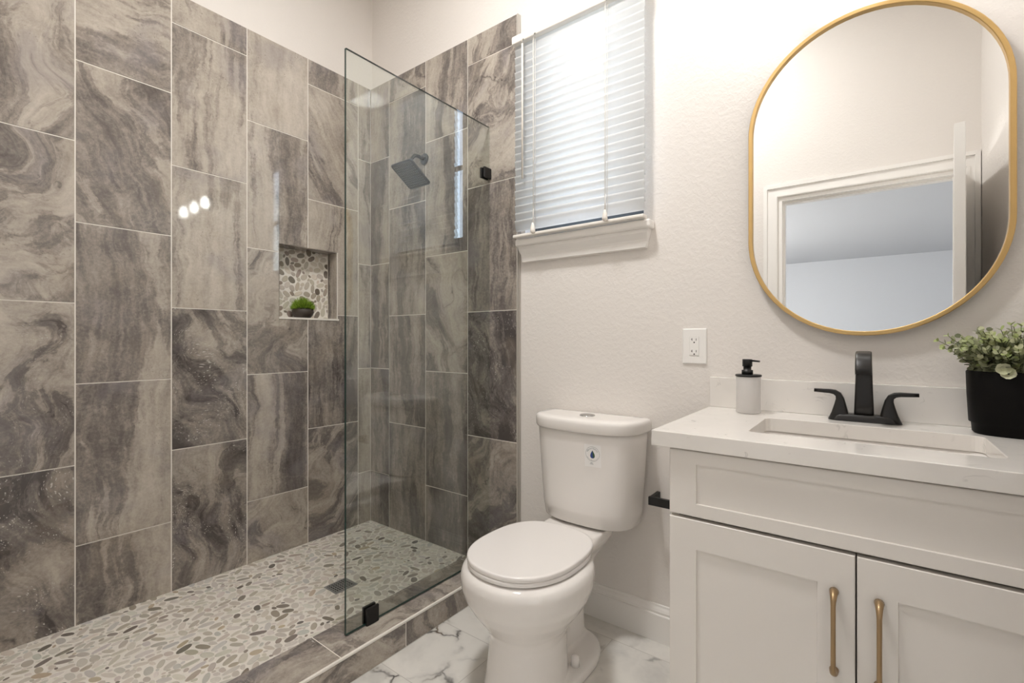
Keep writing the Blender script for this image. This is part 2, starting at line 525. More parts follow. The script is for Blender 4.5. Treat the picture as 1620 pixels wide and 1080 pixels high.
# ------------------------------------------------------------------ room dimensions (metres; origin: shower corner on the floor)
YW = 0.018            # painted face of the back wall behind the tile face
XR = 2.858            # right wall
YF = -1.786           # wall with the door, just behind the camera
TOP = 2.628           # top of the tile
SHF = 0.056           # shower floor
CURB0, CURB1, CURBZ = 0.838, 1.022, 0.098
NY0, NY1, NZ0, NZ1, ND = -0.547, -0.222, 1.247, 1.622, 0.092     # niche
WX0, WX1, WZ0, WZ1 = 1.128, 1.692, 1.586, 2.49                    # window opening
DX0, DX1, DZ = 1.904, 2.790, 2.058                                # door opening

# ------------------------------------------------------------------ shell
m = MB(); m.box(-0.16, XR + 0.12, YF - 0.12, 0.16, -0.08, 0.0)
struct(m.build('floor', M['marble']))
m = MB(); m.box(-0.16, XR + 0.12, YF - 0.12, 0.16, CEIL, CEIL + 0.08)
struct(m.build('ceiling', M['ceiling']))

# left wall with the niche cut out
m = MB()
XL = -0.012
m.box(-0.16, XL, YF, NY0, 0, CEIL); m.box(-0.16, XL, NY1, 0.16, 0, CEIL)
m.box(-0.16, XL, NY0, NY1, 0, NZ0); m.box(-0.16, XL, NY0, NY1, NZ1, CEIL); m.box(-0.16, -ND - 0.004, NY0, NY1, NZ0, NZ1)
wall_left = struct(m.build('wall_left', M['wall']))
# back wall with the window opening
m = MB()
m.box(XL, WX0, YW, 0.16, 0, CEIL); m.box(WX1, XR, YW, 0.16, 0, CEIL)
m.box(WX0, WX1, YW, 0.16, 0, WZ0); m.box(WX0, WX1, YW, 0.16, WZ1, CEIL)
wall_back = struct(m.build('wall_back', M['wall']))
m = MB(); m.box(XR, XR + 0.12, YF - 0.12, 0.16, 0, CEIL)
struct(m.build('wall_right', M['wall']))
m = MB()
m.box(-0.16, DX0, YF - 0.12, YF, 0, CEIL); m.box(DX1, XR, YF - 0.12, YF, 0, CEIL); m.box(DX0, DX1, YF - 0.12, YF, DZ, CEIL)
struct(m.build('wall_front', M['wall']))

# the room beyond the door
BY0, BX0, BX1, BC = -9.7, -2.2, 4.4, 2.74
m = MB()
m.box(BX0, BX1, BY0 - 0.1, BY0, 0, BC); m.box(BX1, BX1 + 0.1, BY0, YF - 0.12, 0, BC)
m.box(BX0 - 0.1, BX0, BY0, -6.9, 0, BC); m.box(BX0 - 0.1, BX0, -4.3, YF - 0.12, 0, BC)
m.box(BX0 - 0.1, BX0, -6.9, -4.3, 0, 0.75); m.box(BX0 - 0.1, BX0, -6.9, -4.3, 2.25, BC)
m.box(BX0, -0.16, YF - 0.22, YF - 0.12, 0, BC); m.box(XR + 0.12, BX1, YF - 0.22, YF - 0.12, 0, BC)
struct(m.build('wall_bedroom', M['bedroom']))
m = MB(); m.box(BX0, BX1, BY0, YF - 0.12, BC, BC + 0.1)
struct(m.build('ceiling_bedroom', M['bedroom']))
m = MB(); m.box(BX0, BX1, BY0, YF - 0.12, -0.08, 0.0)
struct(m.build('floor_bedroom', M['wood_floor']))
m = MB(); m.box(BX0 - 0.06, BX0 - 0.05, -6.9, -4.3, 0.75, 2.25)
w2 = struct(m.build('window_2', M['pane']))  # unseen window added to bring daylight into this room
m = MB()
for y in (-6.9, -5.62, -4.34): m.box(BX0 - 0.08, BX0 - 0.03, y, y + 0.04, 0.75, 2.25)
m.box(BX0 - 0.08, BX0 - 0.03, -6.86, -4.34, 0.75, 0.79); m.box(BX0 - 0.08, BX0 - 0.03, -6.86, -4.34, 2.21, 2.25)
m.build('window_frame', M['trim'], w2)

# ------------------------------------------------------------------ tile cladding
W, H, G = 0.3068, 0.6118, 0.0036
ZA, ZB = 1.8838, 2.1902
rnd = random.Random(11)
# per tile: swirl, dark, flecks, band angle in degrees; top tile first
KIND = {
    'L6': [('V', .45), ('S', .5), ('V', .5), ('S', .5), ('V', .5)],
    'L5': [('S', .35), ('S', .26), ('S', .40), ('S', .42, .5), ('D', .62, 1.0)],
    'L4': [('H', .30), ('G', .38), ('V', .36), ('V', .44), ('V', .54)],
    'L3': [('V', .36), ('V', .30), ('V', .28), ('D', .52, .9), ('D', .58, 1.0)],
    'L2': [('V', .34), ('V', .26), ('S', .38), ('V', .46), ('S', .56)],
    'L1': [('V', .34), ('G', .48), ('V', .42), ('V', .72, .3), ('S', .54)],
    'L0': [('V', .42), ('V', .42), ('V', .44), ('V', .5), ('V', .54)],
    'R0': [('V', .50), ('V', .58), ('V', .68), ('V', .82), ('V', .82)],
    'R1': [('S', .46), ('V', .58), ('V', .68), ('V', .70), ('V', .82)],
    'R2': [('V', .42), ('V', .58), ('S', .60), ('V', .80, .2), ('V', .80)],
    'R3': [('S', .36), ('S', .40), ('V', .68, .3), ('D', .78, .9), ('S', .68)],
}


def tile_attr(spec):
    k = spec[0]; dark = spec[1]; sp = spec[2] if len(spec) > 2 else 0.0
    sw = {'V': 0.06, 'S': 0.85, 'D': 0.55, 'G': 0.25, 'H': 0.35}[k] + rnd.uniform(-.04, .06)
    ang = {'V': rnd.uniform(-3, 3), 'S': rnd.uniform(-60, 60), 'D': rnd.uniform(-30, 30), 'G': rnd.uniform(22, 32), 'H': rnd.uniform(75, 95)}[k]
    return (sw, dark, sp, rnd.random()), math.radians(ang)


def minus(rect, hole):
    a0, a1, b0, b1 = rect; h0, h1, g0, g1 = hole
    if h0 >= a1 or h1 <= a0 or g0 >= b1 or g1 <= b0: return [rect]
    out = []
    if a0 < h0: out.append((a0, h0, b0, b1))
    if h1 < a1: out.append((h1, a1, b0, b1))
    c0, c1 = max(a0, h0), min(a1, h1)
    if b0 < g0: out.append((c0, c1, b0, g0))
    if g1 < b1: out.append((c0, c1, g1, b1))
    return out


class Tiles:
    """tiles in a plane: origin + a*ea + b*eb, thickness along en; one mesh"""
    def __init__(s): s.v = []; s.f = []; s.uv = []; s.attr = []

    def add(s, org, ea, eb, en, rect, spec, hole=None, th=0.0022, shared=None, face_origin=None):
        at, ang = shared if shared else tile_attr(spec)
        org = Vector(org); ea = Vector(ea); eb = Vector(eb); en = Vector(en)
        ca, sa = math.cos(ang), math.sin(ang)
        oa, ob = (rect[0] + rect[1]) / 2, (rect[2] + rect[3]) / 2
        for r in (minus(rect, hole) if hole else [rect]):
            a0, a1, b0, b1 = r
            e = 0.0008
            top = [(a0 + e, b0 + e), (a1 - e, b0 + e), (a1 - e, b1 - e), (a0 + e, b1 - e)]
            bot = [(a0, b0), (a1, b0), (a1, b1), (a0, b1)]
            vb = len(s.v)
            for a, b in bot: s.v.append(org + ea * a + eb * b - en * th)
            for a, b in top: s.v.append(org + ea * a + eb * b)
            def uv(a, b):
                a -= oa; b -= ob
                return (a * ca - b * sa, a * sa + b * ca)
            U = [uv(a, b) for a, b in bot] + [uv(a, b) for a, b in top]
            for f in ((4, 5, 6, 7), (0, 1, 5, 4), (1, 2, 6, 5), (2, 3, 7, 6), (3, 0, 4, 7)):
                s.f.append(tuple(vb + i for i in f)); s.uv.append([U[i] for i in f]); s.attr.append(at)

    def build(s, name, parent):
        me = bpy.data.meshes.new(name)
        me.from_pydata([tuple(v) for v in s.v], [], s.f)
        uvl = me.uv_layers.new(name='UVMap')
        flat = []
        for u in s.uv:
            for q in u: flat += q
        uvl.data.foreach_set('uv', flat)
        me.materials.append(M['tile'])
        o = bpy.data.objects.new(name, me); COL.objects.link(o)
        attr_colors(o, 'tilevar', s.attr)
        if parent: o.parent = parent; o.location = -abs_loc(parent)
        return o


def tile_column(T, org, ea, eb, en, a0, a1, phase, key, z_low, hole=None):
    zs = []
    z = phase
    while z < TOP: z += H
    bounds = [TOP]
    z -= H
    while z > z_low: bounds.append(z); z -= H
    bounds.append(z_low)
    if TOP - bounds[1] < 0.01: bounds.pop(1)
    for i in range(len(bounds) - 1):
        sp = KIND[key][min(i, len(KIND[key]) - 1)]
        g = G / 2
        T.add(org, ea, eb, en, (a0 + g, a1 - g, bounds[i + 1] + g, bounds[i] - (g if i else 0)), sp, hole)

# left wall: a runs along -y
T = Tiles()
edges = [0.0, 0.0862] + [0.0862 + W * i for i in range(1, 6)] + [-YF]
hole = (-NY1, -NY0, NZ0, NZ1)
for c in range(len(edges) - 1):
    tile_column(T, (0, 0, 0), (0, -1, 0), (0, 0, 1), (1, 0, 0), edges[c], edges[c + 1], ZB if c % 2 == 0 else ZA, 'L%d' % c, 0.0, hole)
# niche reveals
th = tile_attr(('V', .52))
T.add((0, NY1 - .003, 0), (-1, 0, 0), (0, 0, 1), (0, -1, 0), (0.001, ND, NZ0 + .002, NZ1 - .001), None, None, 0.002, th)
T.add((0, NY0 + .003, 0), (-1, 0, 0), (0, 0, 1), (0, 1, 0), (0.001, ND, NZ0 + .002, NZ1 - .001), None, None, 0.002, tile_attr(('V', .5)))
T.add((0, 0, NZ1 - .003), (-1, 0, 0), (0, -1, 0), (0, 0, -1), (0.001, ND, -NY1 + .001, -NY0 - .001), None, None, 0.002, tile_attr(('V', .62)))
cl = T.build('tile_cladding', wall_left)
m = MB()
for r in minus((0, -YF, 0, TOP - 0.002), hole):
    m.box(XL, -0.0016, -r[1], -r[0], r[2], r[3])
m.build('grout_bed', M['grout'], wall_left)
# right-hand (back wall) tiles: a runs along +x
T = Tiles()
redges = [0.0, 0.1726, 0.1726 + W, 0.1726 + 2 * W, 1.092]
for c in range(4):
    tile_column(T, (0, 0, 0), (1, 0, 0), (0, 0, 1), (0, -1, 0), redges[c], redges[c + 1], ZB if c % 2 == 0 else ZA, 'R%d' % c, 0.0)
T.build('tile_cladding', wall_back)
m = MB(); m.box(0, 1.0935, 0.0016, YW, 0, TOP - 0.002)
m.build('grout_bed', M['grout'], wall_back)
m = MB(); m.box(1.0925, 1.0985, -0.0008, YW, 0, TOP + 0.001); m.box(1.0985, 1.1035, 0.008, YW, 0, TOP - .002)
m.build('edge_trim', M['metal_trim'], wall_back)

# niche back mosaic bed, sill and metal corner trims
m = MB(); m.box(-ND - 0.003, -ND, NY0, NY1, NZ0, NZ1)
m.build('niche_back', M['pebble_grout'], wall_left)
m = MB(); m.box(-ND, 0.003, NY0 - 0.001, NY1 + 0.010, NZ0 - 0.006, NZ0 + 0.004); m.box(-ND, -ND + .004, NY1 - .004, NY1, NZ0, NZ1)
m.box(-0.003, 0.0012, NY1, NY1 + 0.0035, NZ0, NZ1)
m.build('niche_trim', M['grout'], wall_left)


# ------------------------------------------------------------------ pebble mosaics
PAL = [((218, 211, 201), 28), ((209, 202, 191), 27), ((199, 191, 180), 17), ((201, 198, 192), 12), ((189, 181, 170), 9),
       ((178, 168, 154), 5), ((188, 172, 148), 3), ((156, 146, 134), 4), ((130, 121, 111), 4), ((106, 99, 92), 2.2)]
PALB = [((214, 204, 190), 26), ((202, 192, 178), 22), ((190, 180, 166), 14), ((170, 158, 143), 10), ((146, 134, 121), 9), ((120, 109, 98), 7), ((98, 86, 76), 3)]


def pack(w, h, sizes, seed, gap=0.0016):
    r = random.Random(seed)
    cell = 0.03; grid = {}; out = []
    for (l0, l1, q0, q1, tries) in sizes:
        for _ in range(tries):
            x = r.uniform(-.01, w + .01); y = r.uniform(-.01, h + .01)
            a = r.uniform(0, PI)
            L = r.uniform(l0, l1); b = min(L, r.uniform(q0, q1))
            k = max(0.0, L - b)
            ca, sa = math.cos(a), math.sin(a)
            cs = [(x, y, b)]
            for t, f in ((-1, .74), (1, .74), (-.55, .92), (.55, .92)):
                if k > 0.002: cs.append((x + ca * k * t * 1.1, y + sa * k * t * 1.1, b * f))
            ok = True
            for (cx, cy, cr) in cs:
                gx, gy = int(cx // cell), int(cy // cell)
                for i in (-1, 0, 1):
                    for j in (-1, 0, 1):
                        for (ox, oy, orr) in grid.get((gx + i, gy + j), ()):
                            d = cr + orr + gap
                            if (cx - ox) ** 2 + (cy - oy) ** 2 < d * d: ok = False; break
                        if not ok: break
                    if not ok: break
                if not ok: break
            if ok:
                out.append((x, y, a, L, b))
                for c in cs: grid.setdefault((int(c[0] // cell), int(c[1] // cell)), []).append(c)
    return out


def pebbles(name, parent, org, eu, ev, en, w, h, pal, seed, sizes, avoid=None, lift=0.0012):
    r = random.Random(seed + 1)
    org, eu, ev, en = Vector(org), Vector(eu), Vector(ev), Vector(en)
    m = MB(); cols = []
    cs = [c for c, k in pal]; ws = [k for c, k in pal]
    for (x, y, a, L, b) in pack(w, h, sizes, seed):
        if avoid and avoid[0] < x < avoid[1] and avoid[2] < y < avoid[3]: continue
        n = 14; ex = r.uniform(1.9, 2.5); ph = r.uniform(0, 6.28); am = r.uniform(.0, .07)
        c = r.choices(cs, ws)[0]; j = r.uniform(-7, 7)
        col = srgb(*(max(0, q + j + r.uniform(-3, 3)) for q in c))
        lo, hi, mid = [], [], []
        for i in range(n):
            t = 2 * PI * i / n
            s1, c1 = math.sin(t), math.cos(t)
            f = 1 + am * math.sin(2 * t + ph) + am * .6 * math.sin(3 * t + ph * 2)
            u0 = L * f * math.copysign(abs(c1) ** (2 / ex), c1); v0 = b * f * math.copysign(abs(s1) ** (2 / ex), s1)
            for lst, sc, hh in ((lo, 1.0, -0.002), (hi, 0.985, lift * .6), (mid, 0.86, lift)):
                u, v = u0 * sc, v0 * sc
                lst.append(org + eu * (x + u * math.cos(a) - v * math.sin(a)) + ev * (y + u * math.sin(a) + v * math.cos(a)) + en * hh)
        nf = len(m.f)
        m.loft([lo, hi, mid], False, True)
        cols += [col] * (len(m.f) - nf)
    o = m.build(name, M['pebble'], parent)
    attr_colors(o, 'tint', cols)
    return o

m = MB(); m.box(0, CURB0, YF, 0.0, 0.0, SHF)
shower_floor = struct(m.build('floor_shower', M['pebble_grout']))
SZ = [(.021, .031, .0095, .0150, 9000), (.015, .021, .009, .0125, 15000), (.010, .015, .0065, .009, 24000), (.006, .009, .0045, .006, 16000)]
pebbles('pebble_mosaic', shower_floor, (0, YF, SHF), (1, 0, 0), (0, 1, 0), (0, 0, 1), CURB0, -YF, PAL, 5, SZ,
        (0.49, 0.586, -0.60 - YF, -0.485 - YF))
pebbles('niche_mosaic', wall_left, (-ND, NY0, NZ0), (0, 1, 0), (0, 0, 1), (1, 0, 0), NY1 - NY0, NZ1 - NZ0, PALB, 9,
        [(.018, .026, .011, .015, 2500), (.012, .018, .009, .012, 3500), (.008, .012, .006, .008, 4000)])

# curb: tiled threshold with a pale edge strip
T = Tiles()
yb = [0.0, -0.105, -0.848, -1.45, YF]
kinds = [('S', .50), ('S', .30), ('D', .5, .9), ('S', .4)]
for i in range(4):
    T.add((0, 0, CURBZ), (1, 0, 0), (0, -1, 0), (0, 0, 1), (CURB0, CURB1 - 0.010, -yb[i] + .0018, -yb[i + 1] - .0018), kinds[i])
fb = [0.0, -0.585, -1.19, YF]
for i, k in enumerate([('D', .50, .5), ('S', .46, .4), ('D', .5, .8)]):
    T.add((CURB1, 0, 0), (0, -1, 0), (0, 0, 1), (1, 0, 0), (-fb[i] + .0018, -fb[i + 1] - .0018, 0.002, CURBZ - .009), k)
for i in range(4):
    T.add((CURB0, 0, 0), (0, -1, 0), (0, 0, 1), (-1, 0, 0), (-yb[i] + .0018, -yb[i + 1] - .0018, SHF, CURBZ - .002), kinds[i])
m = MB(); m.box(CURB0 + .0014, CURB1 - .0014, YF, 0.0, 0.0, CURBZ - .0016)
curb = struct(m.build('trim_shower_curb', M['grout']))
T.build('tile_cladding', curb)
m = MB(); m.box(CURB1 - .0085, CURB1 + .0008, YF, 0.0, CURBZ - .0085, CURBZ + .0006)
m.build('edge_trim', M['grout'], curb, bevel=.002)

# ------------------------------------------------------------------ baseboard, stool and apron, casing
def profile_x(m, prof, x0, x1, mi=0):
    """prof: (y, z) polygon swept along x"""
    m.loft([[(x0, y, z) for y, z in prof], [(x1, y, z) for y, z in prof]], True, True, mi, False)

m = MB()
profile_x(m, [(YW, 0), (YW - .016, 0), (YW - .016, .098), (YW - .0145, .101), (YW - .0115, .103), (YW - .0125, .112), (YW - .0095, .120), (YW - .005, .127), (YW - .004, .134), (YW, .136)], 1.1035, XR)
struct(m.build('baseboard_back', M['trim']))
m = MB(); m.box(XR - .015, XR, YF, -.56, 0, .13)
struct(m.build('baseboard_right', M['trim'], bevel=.003))
m = MB(); m.box(1.03, DX0 - .1, YF, YF + .015, 0, .13)
struct(m.build('baseboard_front', M['trim'], bevel=.003))

SX0, SX1 = 1.1065, 1.736
m = MB(); m.box(SX0, SX1, -0.034, YW, 1.554, 1.586); m.box(WX0 + .001, WX1 - .001, YW, 0.10, 1.560, 1.588)
struct(m.build('trim_1', M['trim'], bevel=.008, segs=4))
m = MB()
ap = [(YW, 1.554), (-.018, 1.554), (-.0175, 1.540), (-.010, 1.527), (-.004, 1.518), (-.002, 1.508), (-.0045, 1.504), (-.0045, 1.486), (YW, 1.484)]
rings = []
for sgn, xa in ((1, 1.112), (-1, 1.722)):
    rings.append([(xa + sgn * (0.0 + (1.554 - z) * 0.22), y, z) for y, z in ap])
m.loft(rings, True, True, 0, False)
struct(m.build('trim_2', M['trim']))

# door casing (seen in the mirror)
m = MB()
cw = 0.082
for (x0, x1) in ((DX0 - cw - .006, DX0 - .006), (DX1 + .006, XR - .004)):
    out0, out1 = (x0, x0 + .022) if x0 < DX0 else (x1 - .022, x1)
    m.box(x0, x1, YF, YF + .011, 0, DZ + .006 + cw - .0004)
    m.box(out0, out1, YF + .011, YF + .020, 0, DZ + .006 + cw)
    inn0, inn1 = (x1 - .016, x1 - .004) if x0 < DX0 else (x0 + .004, x0 + .016)
    m.box(inn0, inn1, YF + .011, YF + .015, 0, DZ + .010)
m.box(DX0 - .006, DX1 + .006, YF, YF + .011, DZ + .006, DZ + .006 + cw)
m.box(DX0 - cw - .006 + .022, XR - .004 - .022, YF + .0112, YF + .0198, DZ + .006 + cw - .022, DZ + .0058 + cw)
m.box(DX0 - .01, DX1 + .01, YF + .0112, YF + .0148, DZ + .0102, DZ + .022)
struct(m.build('trim_3', M['trim']))
m = MB()
m.box(DX0, DX0 + .018, YF - .12, YF, 0, DZ); m.box(DX1 - .018, DX1, YF - .12, YF, 0, DZ); m.box(DX0 + .018, DX1 - .018, YF - .12, YF, DZ - .018, DZ)
m.box(DX0 + .018, DX0 + .030, YF - .09, YF - .045, 0, DZ - .018); m.box(DX1 - .030, DX1 - .018, YF - .09, YF - .045, 0, DZ - .018)
m.box(DX0 + .030, DX1 - .030, YF - .09, YF - .045, DZ - .030, DZ - .018)
struct(m.build('trim_4', M['trim']))

# door leaf, swung open into the bathroom, hinged at the right jamb
dl = Vector((DX1 - .006, YF + .004, 0.008))
m = MB()
LW, LH, LT = 0.815, 2.035, 0.036
m.box(0, LT, 0, LW, 0, LH)
for (z0, z1) in ((.2, .92), (1.06, 1.84)):
    for xx in (-0.0035, LT):
        m.box(xx, xx + .0035, .11, .125, z0, z1); m.box(xx, xx + .0035, LW - .125, LW - .11, z0, z1)
        m.box(xx, xx + .0035, .125, LW - .125, z0, z0 + .015); m.box(xx, xx + .0035, .125, LW - .125, z1 - .015, z1)
door = struct(m.build('door_1', M['trim'], bevel=.0015))
door.location = dl - Vector((LT, 0, 0)); door.rotation_euler = (0, 0, math.radians(5.6))
m = MB(); m.lathe([(.026, 0), (.026, .006), (.011, .010), (.011, .035), (.024, .042), (.028, .055), (.022, .067), (.0, .070)], 0, 0, 24, cap1=False)
kn = m.build('door_handle', M['black'], door)
kn.rotation_euler = (0, -PI / 2, 0); kn.location = (-.0005, LW - .06, .95)
m = MB()
for z in (.2, 1.0, 1.8): m.tube([(LT + .002, -.004, z), (LT + .002, -.004, z + .09)], .007, 10)
m.build('hinge', M['black'], door)

# ------------------------------------------------------------------ window and blind
m = MB(); m.box(WX0 + .012, WX1 - .012, .098, .102, WZ0 + .012, WZ1 - .012)
win = struct(m.build('window_1', M['pane']))
m = MB()
m.box(WX0, WX0 + .022, .085, .125, WZ0, WZ1); m.box(WX1 - .022, WX1, .085, .125, WZ0, WZ1)
m.box(WX0 + .022, WX1 - .022, .085, .125, WZ0, WZ0 + .090); m.box(WX0 + .022, WX1 - .022, .085, .125, WZ1 - .022, WZ1)
m.box(WX0 + .022, WX1 - .022, .090, .112, 2.04, 2.06)
m.build('window_frame', M['sash'], win, bevel=.003)

BX_0, BX_1 = 1.1125, 1.7165
bl = thing('window_blind', (1.41, -.03, 1.6), 'white horizontal slat blind hanging closed over the small window above the toilet', 'blind')
m = MB(); m.box(BX_0 - .004, BX_1 + .004, -.062, -.008, 2.446, 2.484)
m.build('headrail', M['blind'], bl, bevel=.006, segs=3)
m = MB()
PITCH = .0332
zt = 2.440; ns = 25
for i in range(ns):
    zc = zt - PITCH * i
    tl = math.radians(75 + (1.2 if i % 5 == 2 else 0))
    rings = []
    for j in range(7):
        t = -1 + 2 * j / 6
        w_ = .0248 * t; bow = .0020 * (1 - t * t)
        yy = -.036 - w_ * math.cos(tl) - bow * math.sin(tl) ; zz = zc + w_ * math.sin(tl) - bow * math.cos(tl)
        rings.append((yy, zz))
    up = [(y, z) for y, z in rings]; dn = [(y + .0007, z + .0002) for y, z in reversed(rings)]
    prof = up + dn
    x0 = BX_0 + (.0015 if i % 2 else 0); x1 = BX_1 + (.0012 if i % 3 else 0)
    m.loft([[(x0, y, z) for y, z in prof], [(x1, y, z) for y, z in prof]], True, True, 0, True)
m.build('slats', M['slat'], bl)
m = MB(); m.box(BX_0 - .002, BX_1 + .004, -.056, -.016, 1.5885, 1.6015)
m.build('bottom_rail', M['blind'], bl, bevel=.004, segs=3)
for xx in (1.2245, 1.566):
    m = MB()
    m.tube([(xx, -.055, 2.446), (xx, -.0545, 1.60)], .0011, 6)
    m.tube([(xx + .007, -.052, 2.446), (xx + .006, -.052, 1.60)], .0008, 6)
    m.tube([(xx - .006, -.051, 2.446), (xx - .006, -.051, 1.60)], .0006, 6)
    m.build('ladder_cord', M['cord'], bl)
    m = MB(); m.lathe([(.003, 1.638), (.005, 1.632), (.009, 1.618), (.011, 1.604), (.010, 1.598), (.004, 1.594)], xx + .002, -.0645, 12)
    m.tube([(xx + .002, -.0645, 1.638), (xx + .002, -.058, 1.70)], .0012, 6)
    m.build('cord_tassel', M['blind'], bl)
m = MB(); m.tube([(1.1725, -.062, 2.452), (1.1725, -.070, 2.445), (1.1725, -.068, 2.43)], .0028, 8); m.tube([(1.1725, -.066, 2.43), (1.1725, -.066, 1.84)], .0042, 6)
m.build('tilt_wand', M['cord'], bl)
for xx in (1.1725, 1.236, 1.574):
    m = MB(); m.box(xx - .003, xx + .004, -.0635, -.062, 2.4455, 2.4535)
    m.build('cord_lock', M['chrome'], bl)

# ------------------------------------------------------------------ shower glass, head, drain
GX, GT = 0.927, 0.010
sc_ = thing('shower_screen', (GX, -.39, CURBZ), 'frameless clear glass shower panel standing on the tiled curb', 'shower screen')
m = MB()
x0, x1, y0, y1, z0, z1 = GX - GT / 2, GX + GT / 2, -.7755, -.003, CURBZ + .004, 2.1515
m.box(x0, x1, y0, y1, z0, z1, 1)
m.mi = [1, 1, 1, 0, 0, 0]
m.build('glass_panel', [M['glass'], M['glass_edge']], sc_)
def clamp(y0, y1, z0, z1):
    m = MB()
    m.box(GX + GT / 2, GX + GT / 2 + .011, y0, y1, z0, z1); m.box(GX - GT / 2 - .011, GX - GT / 2, y0, y1, z0, z1)
    m.build('clamp', M['black'], sc_, bevel=.003)
clamp(-.698, -.645, CURBZ + .0005, CURBZ + .062)
clamp(-.051, -.0006, 1.900, 1.950)

sh = thing('showerhead', (0.474, 0.0, 2.10), 'square dark shower head on a short arm from the tiled wall behind glass', 'shower head')
m = MB(); m.lathe([(.030, -.0005), (.030, -.006), (.026, -.010), (.012, -.012)], .474, 2.104, 28, axis='y')
m.build('flange', M['black'], sh)
m = MB(); m.tube([(.474, -.008, 2.104), (.478, -.05, 2.104), (.484, -.08, 2.098), (.500, -.115, 2.065), (.522, -.140, 2.018), (.532, -.150, 2.002)], .0095, 12)
m.build('arm', M['black'], sh)
m = MB()
hs = .078
rr = []
def rrect(hx, hy, rad, n=6):
    pts = []
    for (sx, sy, a0) in ((1, 1, 0), (-1, 1, PI / 2), (-1, -1, PI), (1, -1, 1.5 * PI)):
        for k in range(n + 1):
            a = a0 + (PI / 2) * k / n
            pts.append((sx * (hx - rad) + rad * math.cos(a), sy * (hy - rad) + rad * math.sin(a)))
    return pts
for (s_, zz) in ((.94, 0.0), (1.0, .002), (1.0, .008), (.94, .011), (.30, .016), (.22, .034), (.16, .040)):
    rr.append([(x * s_, y * s_, zz) for x, y in rrect(hs, hs, .014)])
m.loft(rr)
hd = m.build('spray_head', M['black'], sh, bevel=0)
hd.location = Vector((.550, -.165, 1.957)) - Vector(sh.location)
hd.rotation_euler = (math.radians(-34), 0, 0)
m = MB()
for i in range(-5, 6):
    for j in range(-5, 6):
        m.lathe([(.0022, 0), (.0018, -.0015)], i * .0122, j * .0122, 6)
nz = m.build('nozzles', M['drain'], hd)
nz.location = (0, 0, 0)

dr = thing('shower_drain', (.537, -.541, SHF), 'square dark steel grate drain set in the pebble shower floor', 'drain')
m = MB(); x0, x1, y0, y1 = .491, .584, -.596, -.490
m.box(x0, x1, y0, y0 + .008, SHF - .001, SHF + .003); m.box(x0, x1, y1 - .008, y1, SHF - .001, SHF + .003)
m.box(x0, x0 + .008, y0 + .008, y1 - .008, SHF - .001, SHF + .003); m.box(x1 - .008, x1, y0 + .008, y1 - .008, SHF - .001, SHF + .003)
for i in range(1, 9): m.box(x0 + .008, x1 - .008, y0 + i * .0115 + .0015, y0 + i * .0115 + .0055, SHF - .001, SHF + .0025)
for i in range(1, 6): m.box(x0 + i * .0152 + .0005, x0 + i * .0152 + .004, y0 + .008, y1 - .008, SHF - .001, SHF + .0024)
m.build('grate', M['drain'], dr)
m = MB(); m.box(x0 + .004, x1 - .004, y0 + .004, y1 - .004, SHF - .002, SHF + .0006)
m.build('drain_well', M['drain_hole'], dr)

# niche plant
npz = NZ0 + .004
npc = Vector((-.036, -.402, npz))
tp = thing('potted_grass', npc, 'tuft of bright green grass in a round dark pot in the shower niche', 'plant')
m = MB()
m.lathe([(.030, 0), (.040, .003), (.050, .016), (.0545, .030), (.052, .043), (.046, .052), (.042, .0525), (.043, .047), (.044, .034)], npc.x, npc.y, 40, cap1=False)
m.v = [(a, b, c + npz) for a, b, c in m.v]
m.build('pot', M['brown_pot'], tp)
m = MB(); m.lathe([(.044, npz + .040), (.044, npz + .046)], npc.x, npc.y, 20)
m.build('soil', M['soil'], tp)
m = MB(); cols = []
r = random.Random(3)
for i in range(1300):
    th_ = r.uniform(0, 2 * PI); ph = math.acos(r.uniform(0.02, 1)) if r.random() < .75 else r.uniform(1.2, 1.65)
    d = Vector((math.sin(ph) * math.cos(th_), math.sin(ph) * math.sin(th_), math.cos(ph)))
    base = npc + Vector((d.x * .030, d.y * .030, .046))
    tip = npc + Vector((max(d.x * .062, -.052), d.y * .064, .052 + d.z * .062)) + Vector((r.uniform(-.003, .003), r.uniform(-.004, .004), r.uniform(-.006, .005)))
    side = d.cross(Vector((r.uniform(-1, 1), r.uniform(-1, 1), r.uniform(-1, 1)))).normalized() * .0013
    mid = base.lerp(tip, .6) + side.cross(d) * 1.5
    c = r.choice([(128, 160, 48), (150, 182, 62), (172, 200, 82), (112, 142, 44), (158, 188, 66)])
    nf = len(m.f)
    m.quad([base - side, base + side, mid + side, mid - side]); m.quad([mid - side, mid + side, tip])
    cols += [srgb(*c)] * (len(m.f) - nf)
o = m.build('grass', M['grass'], tp); attr_colors(o, 'tint', cols)

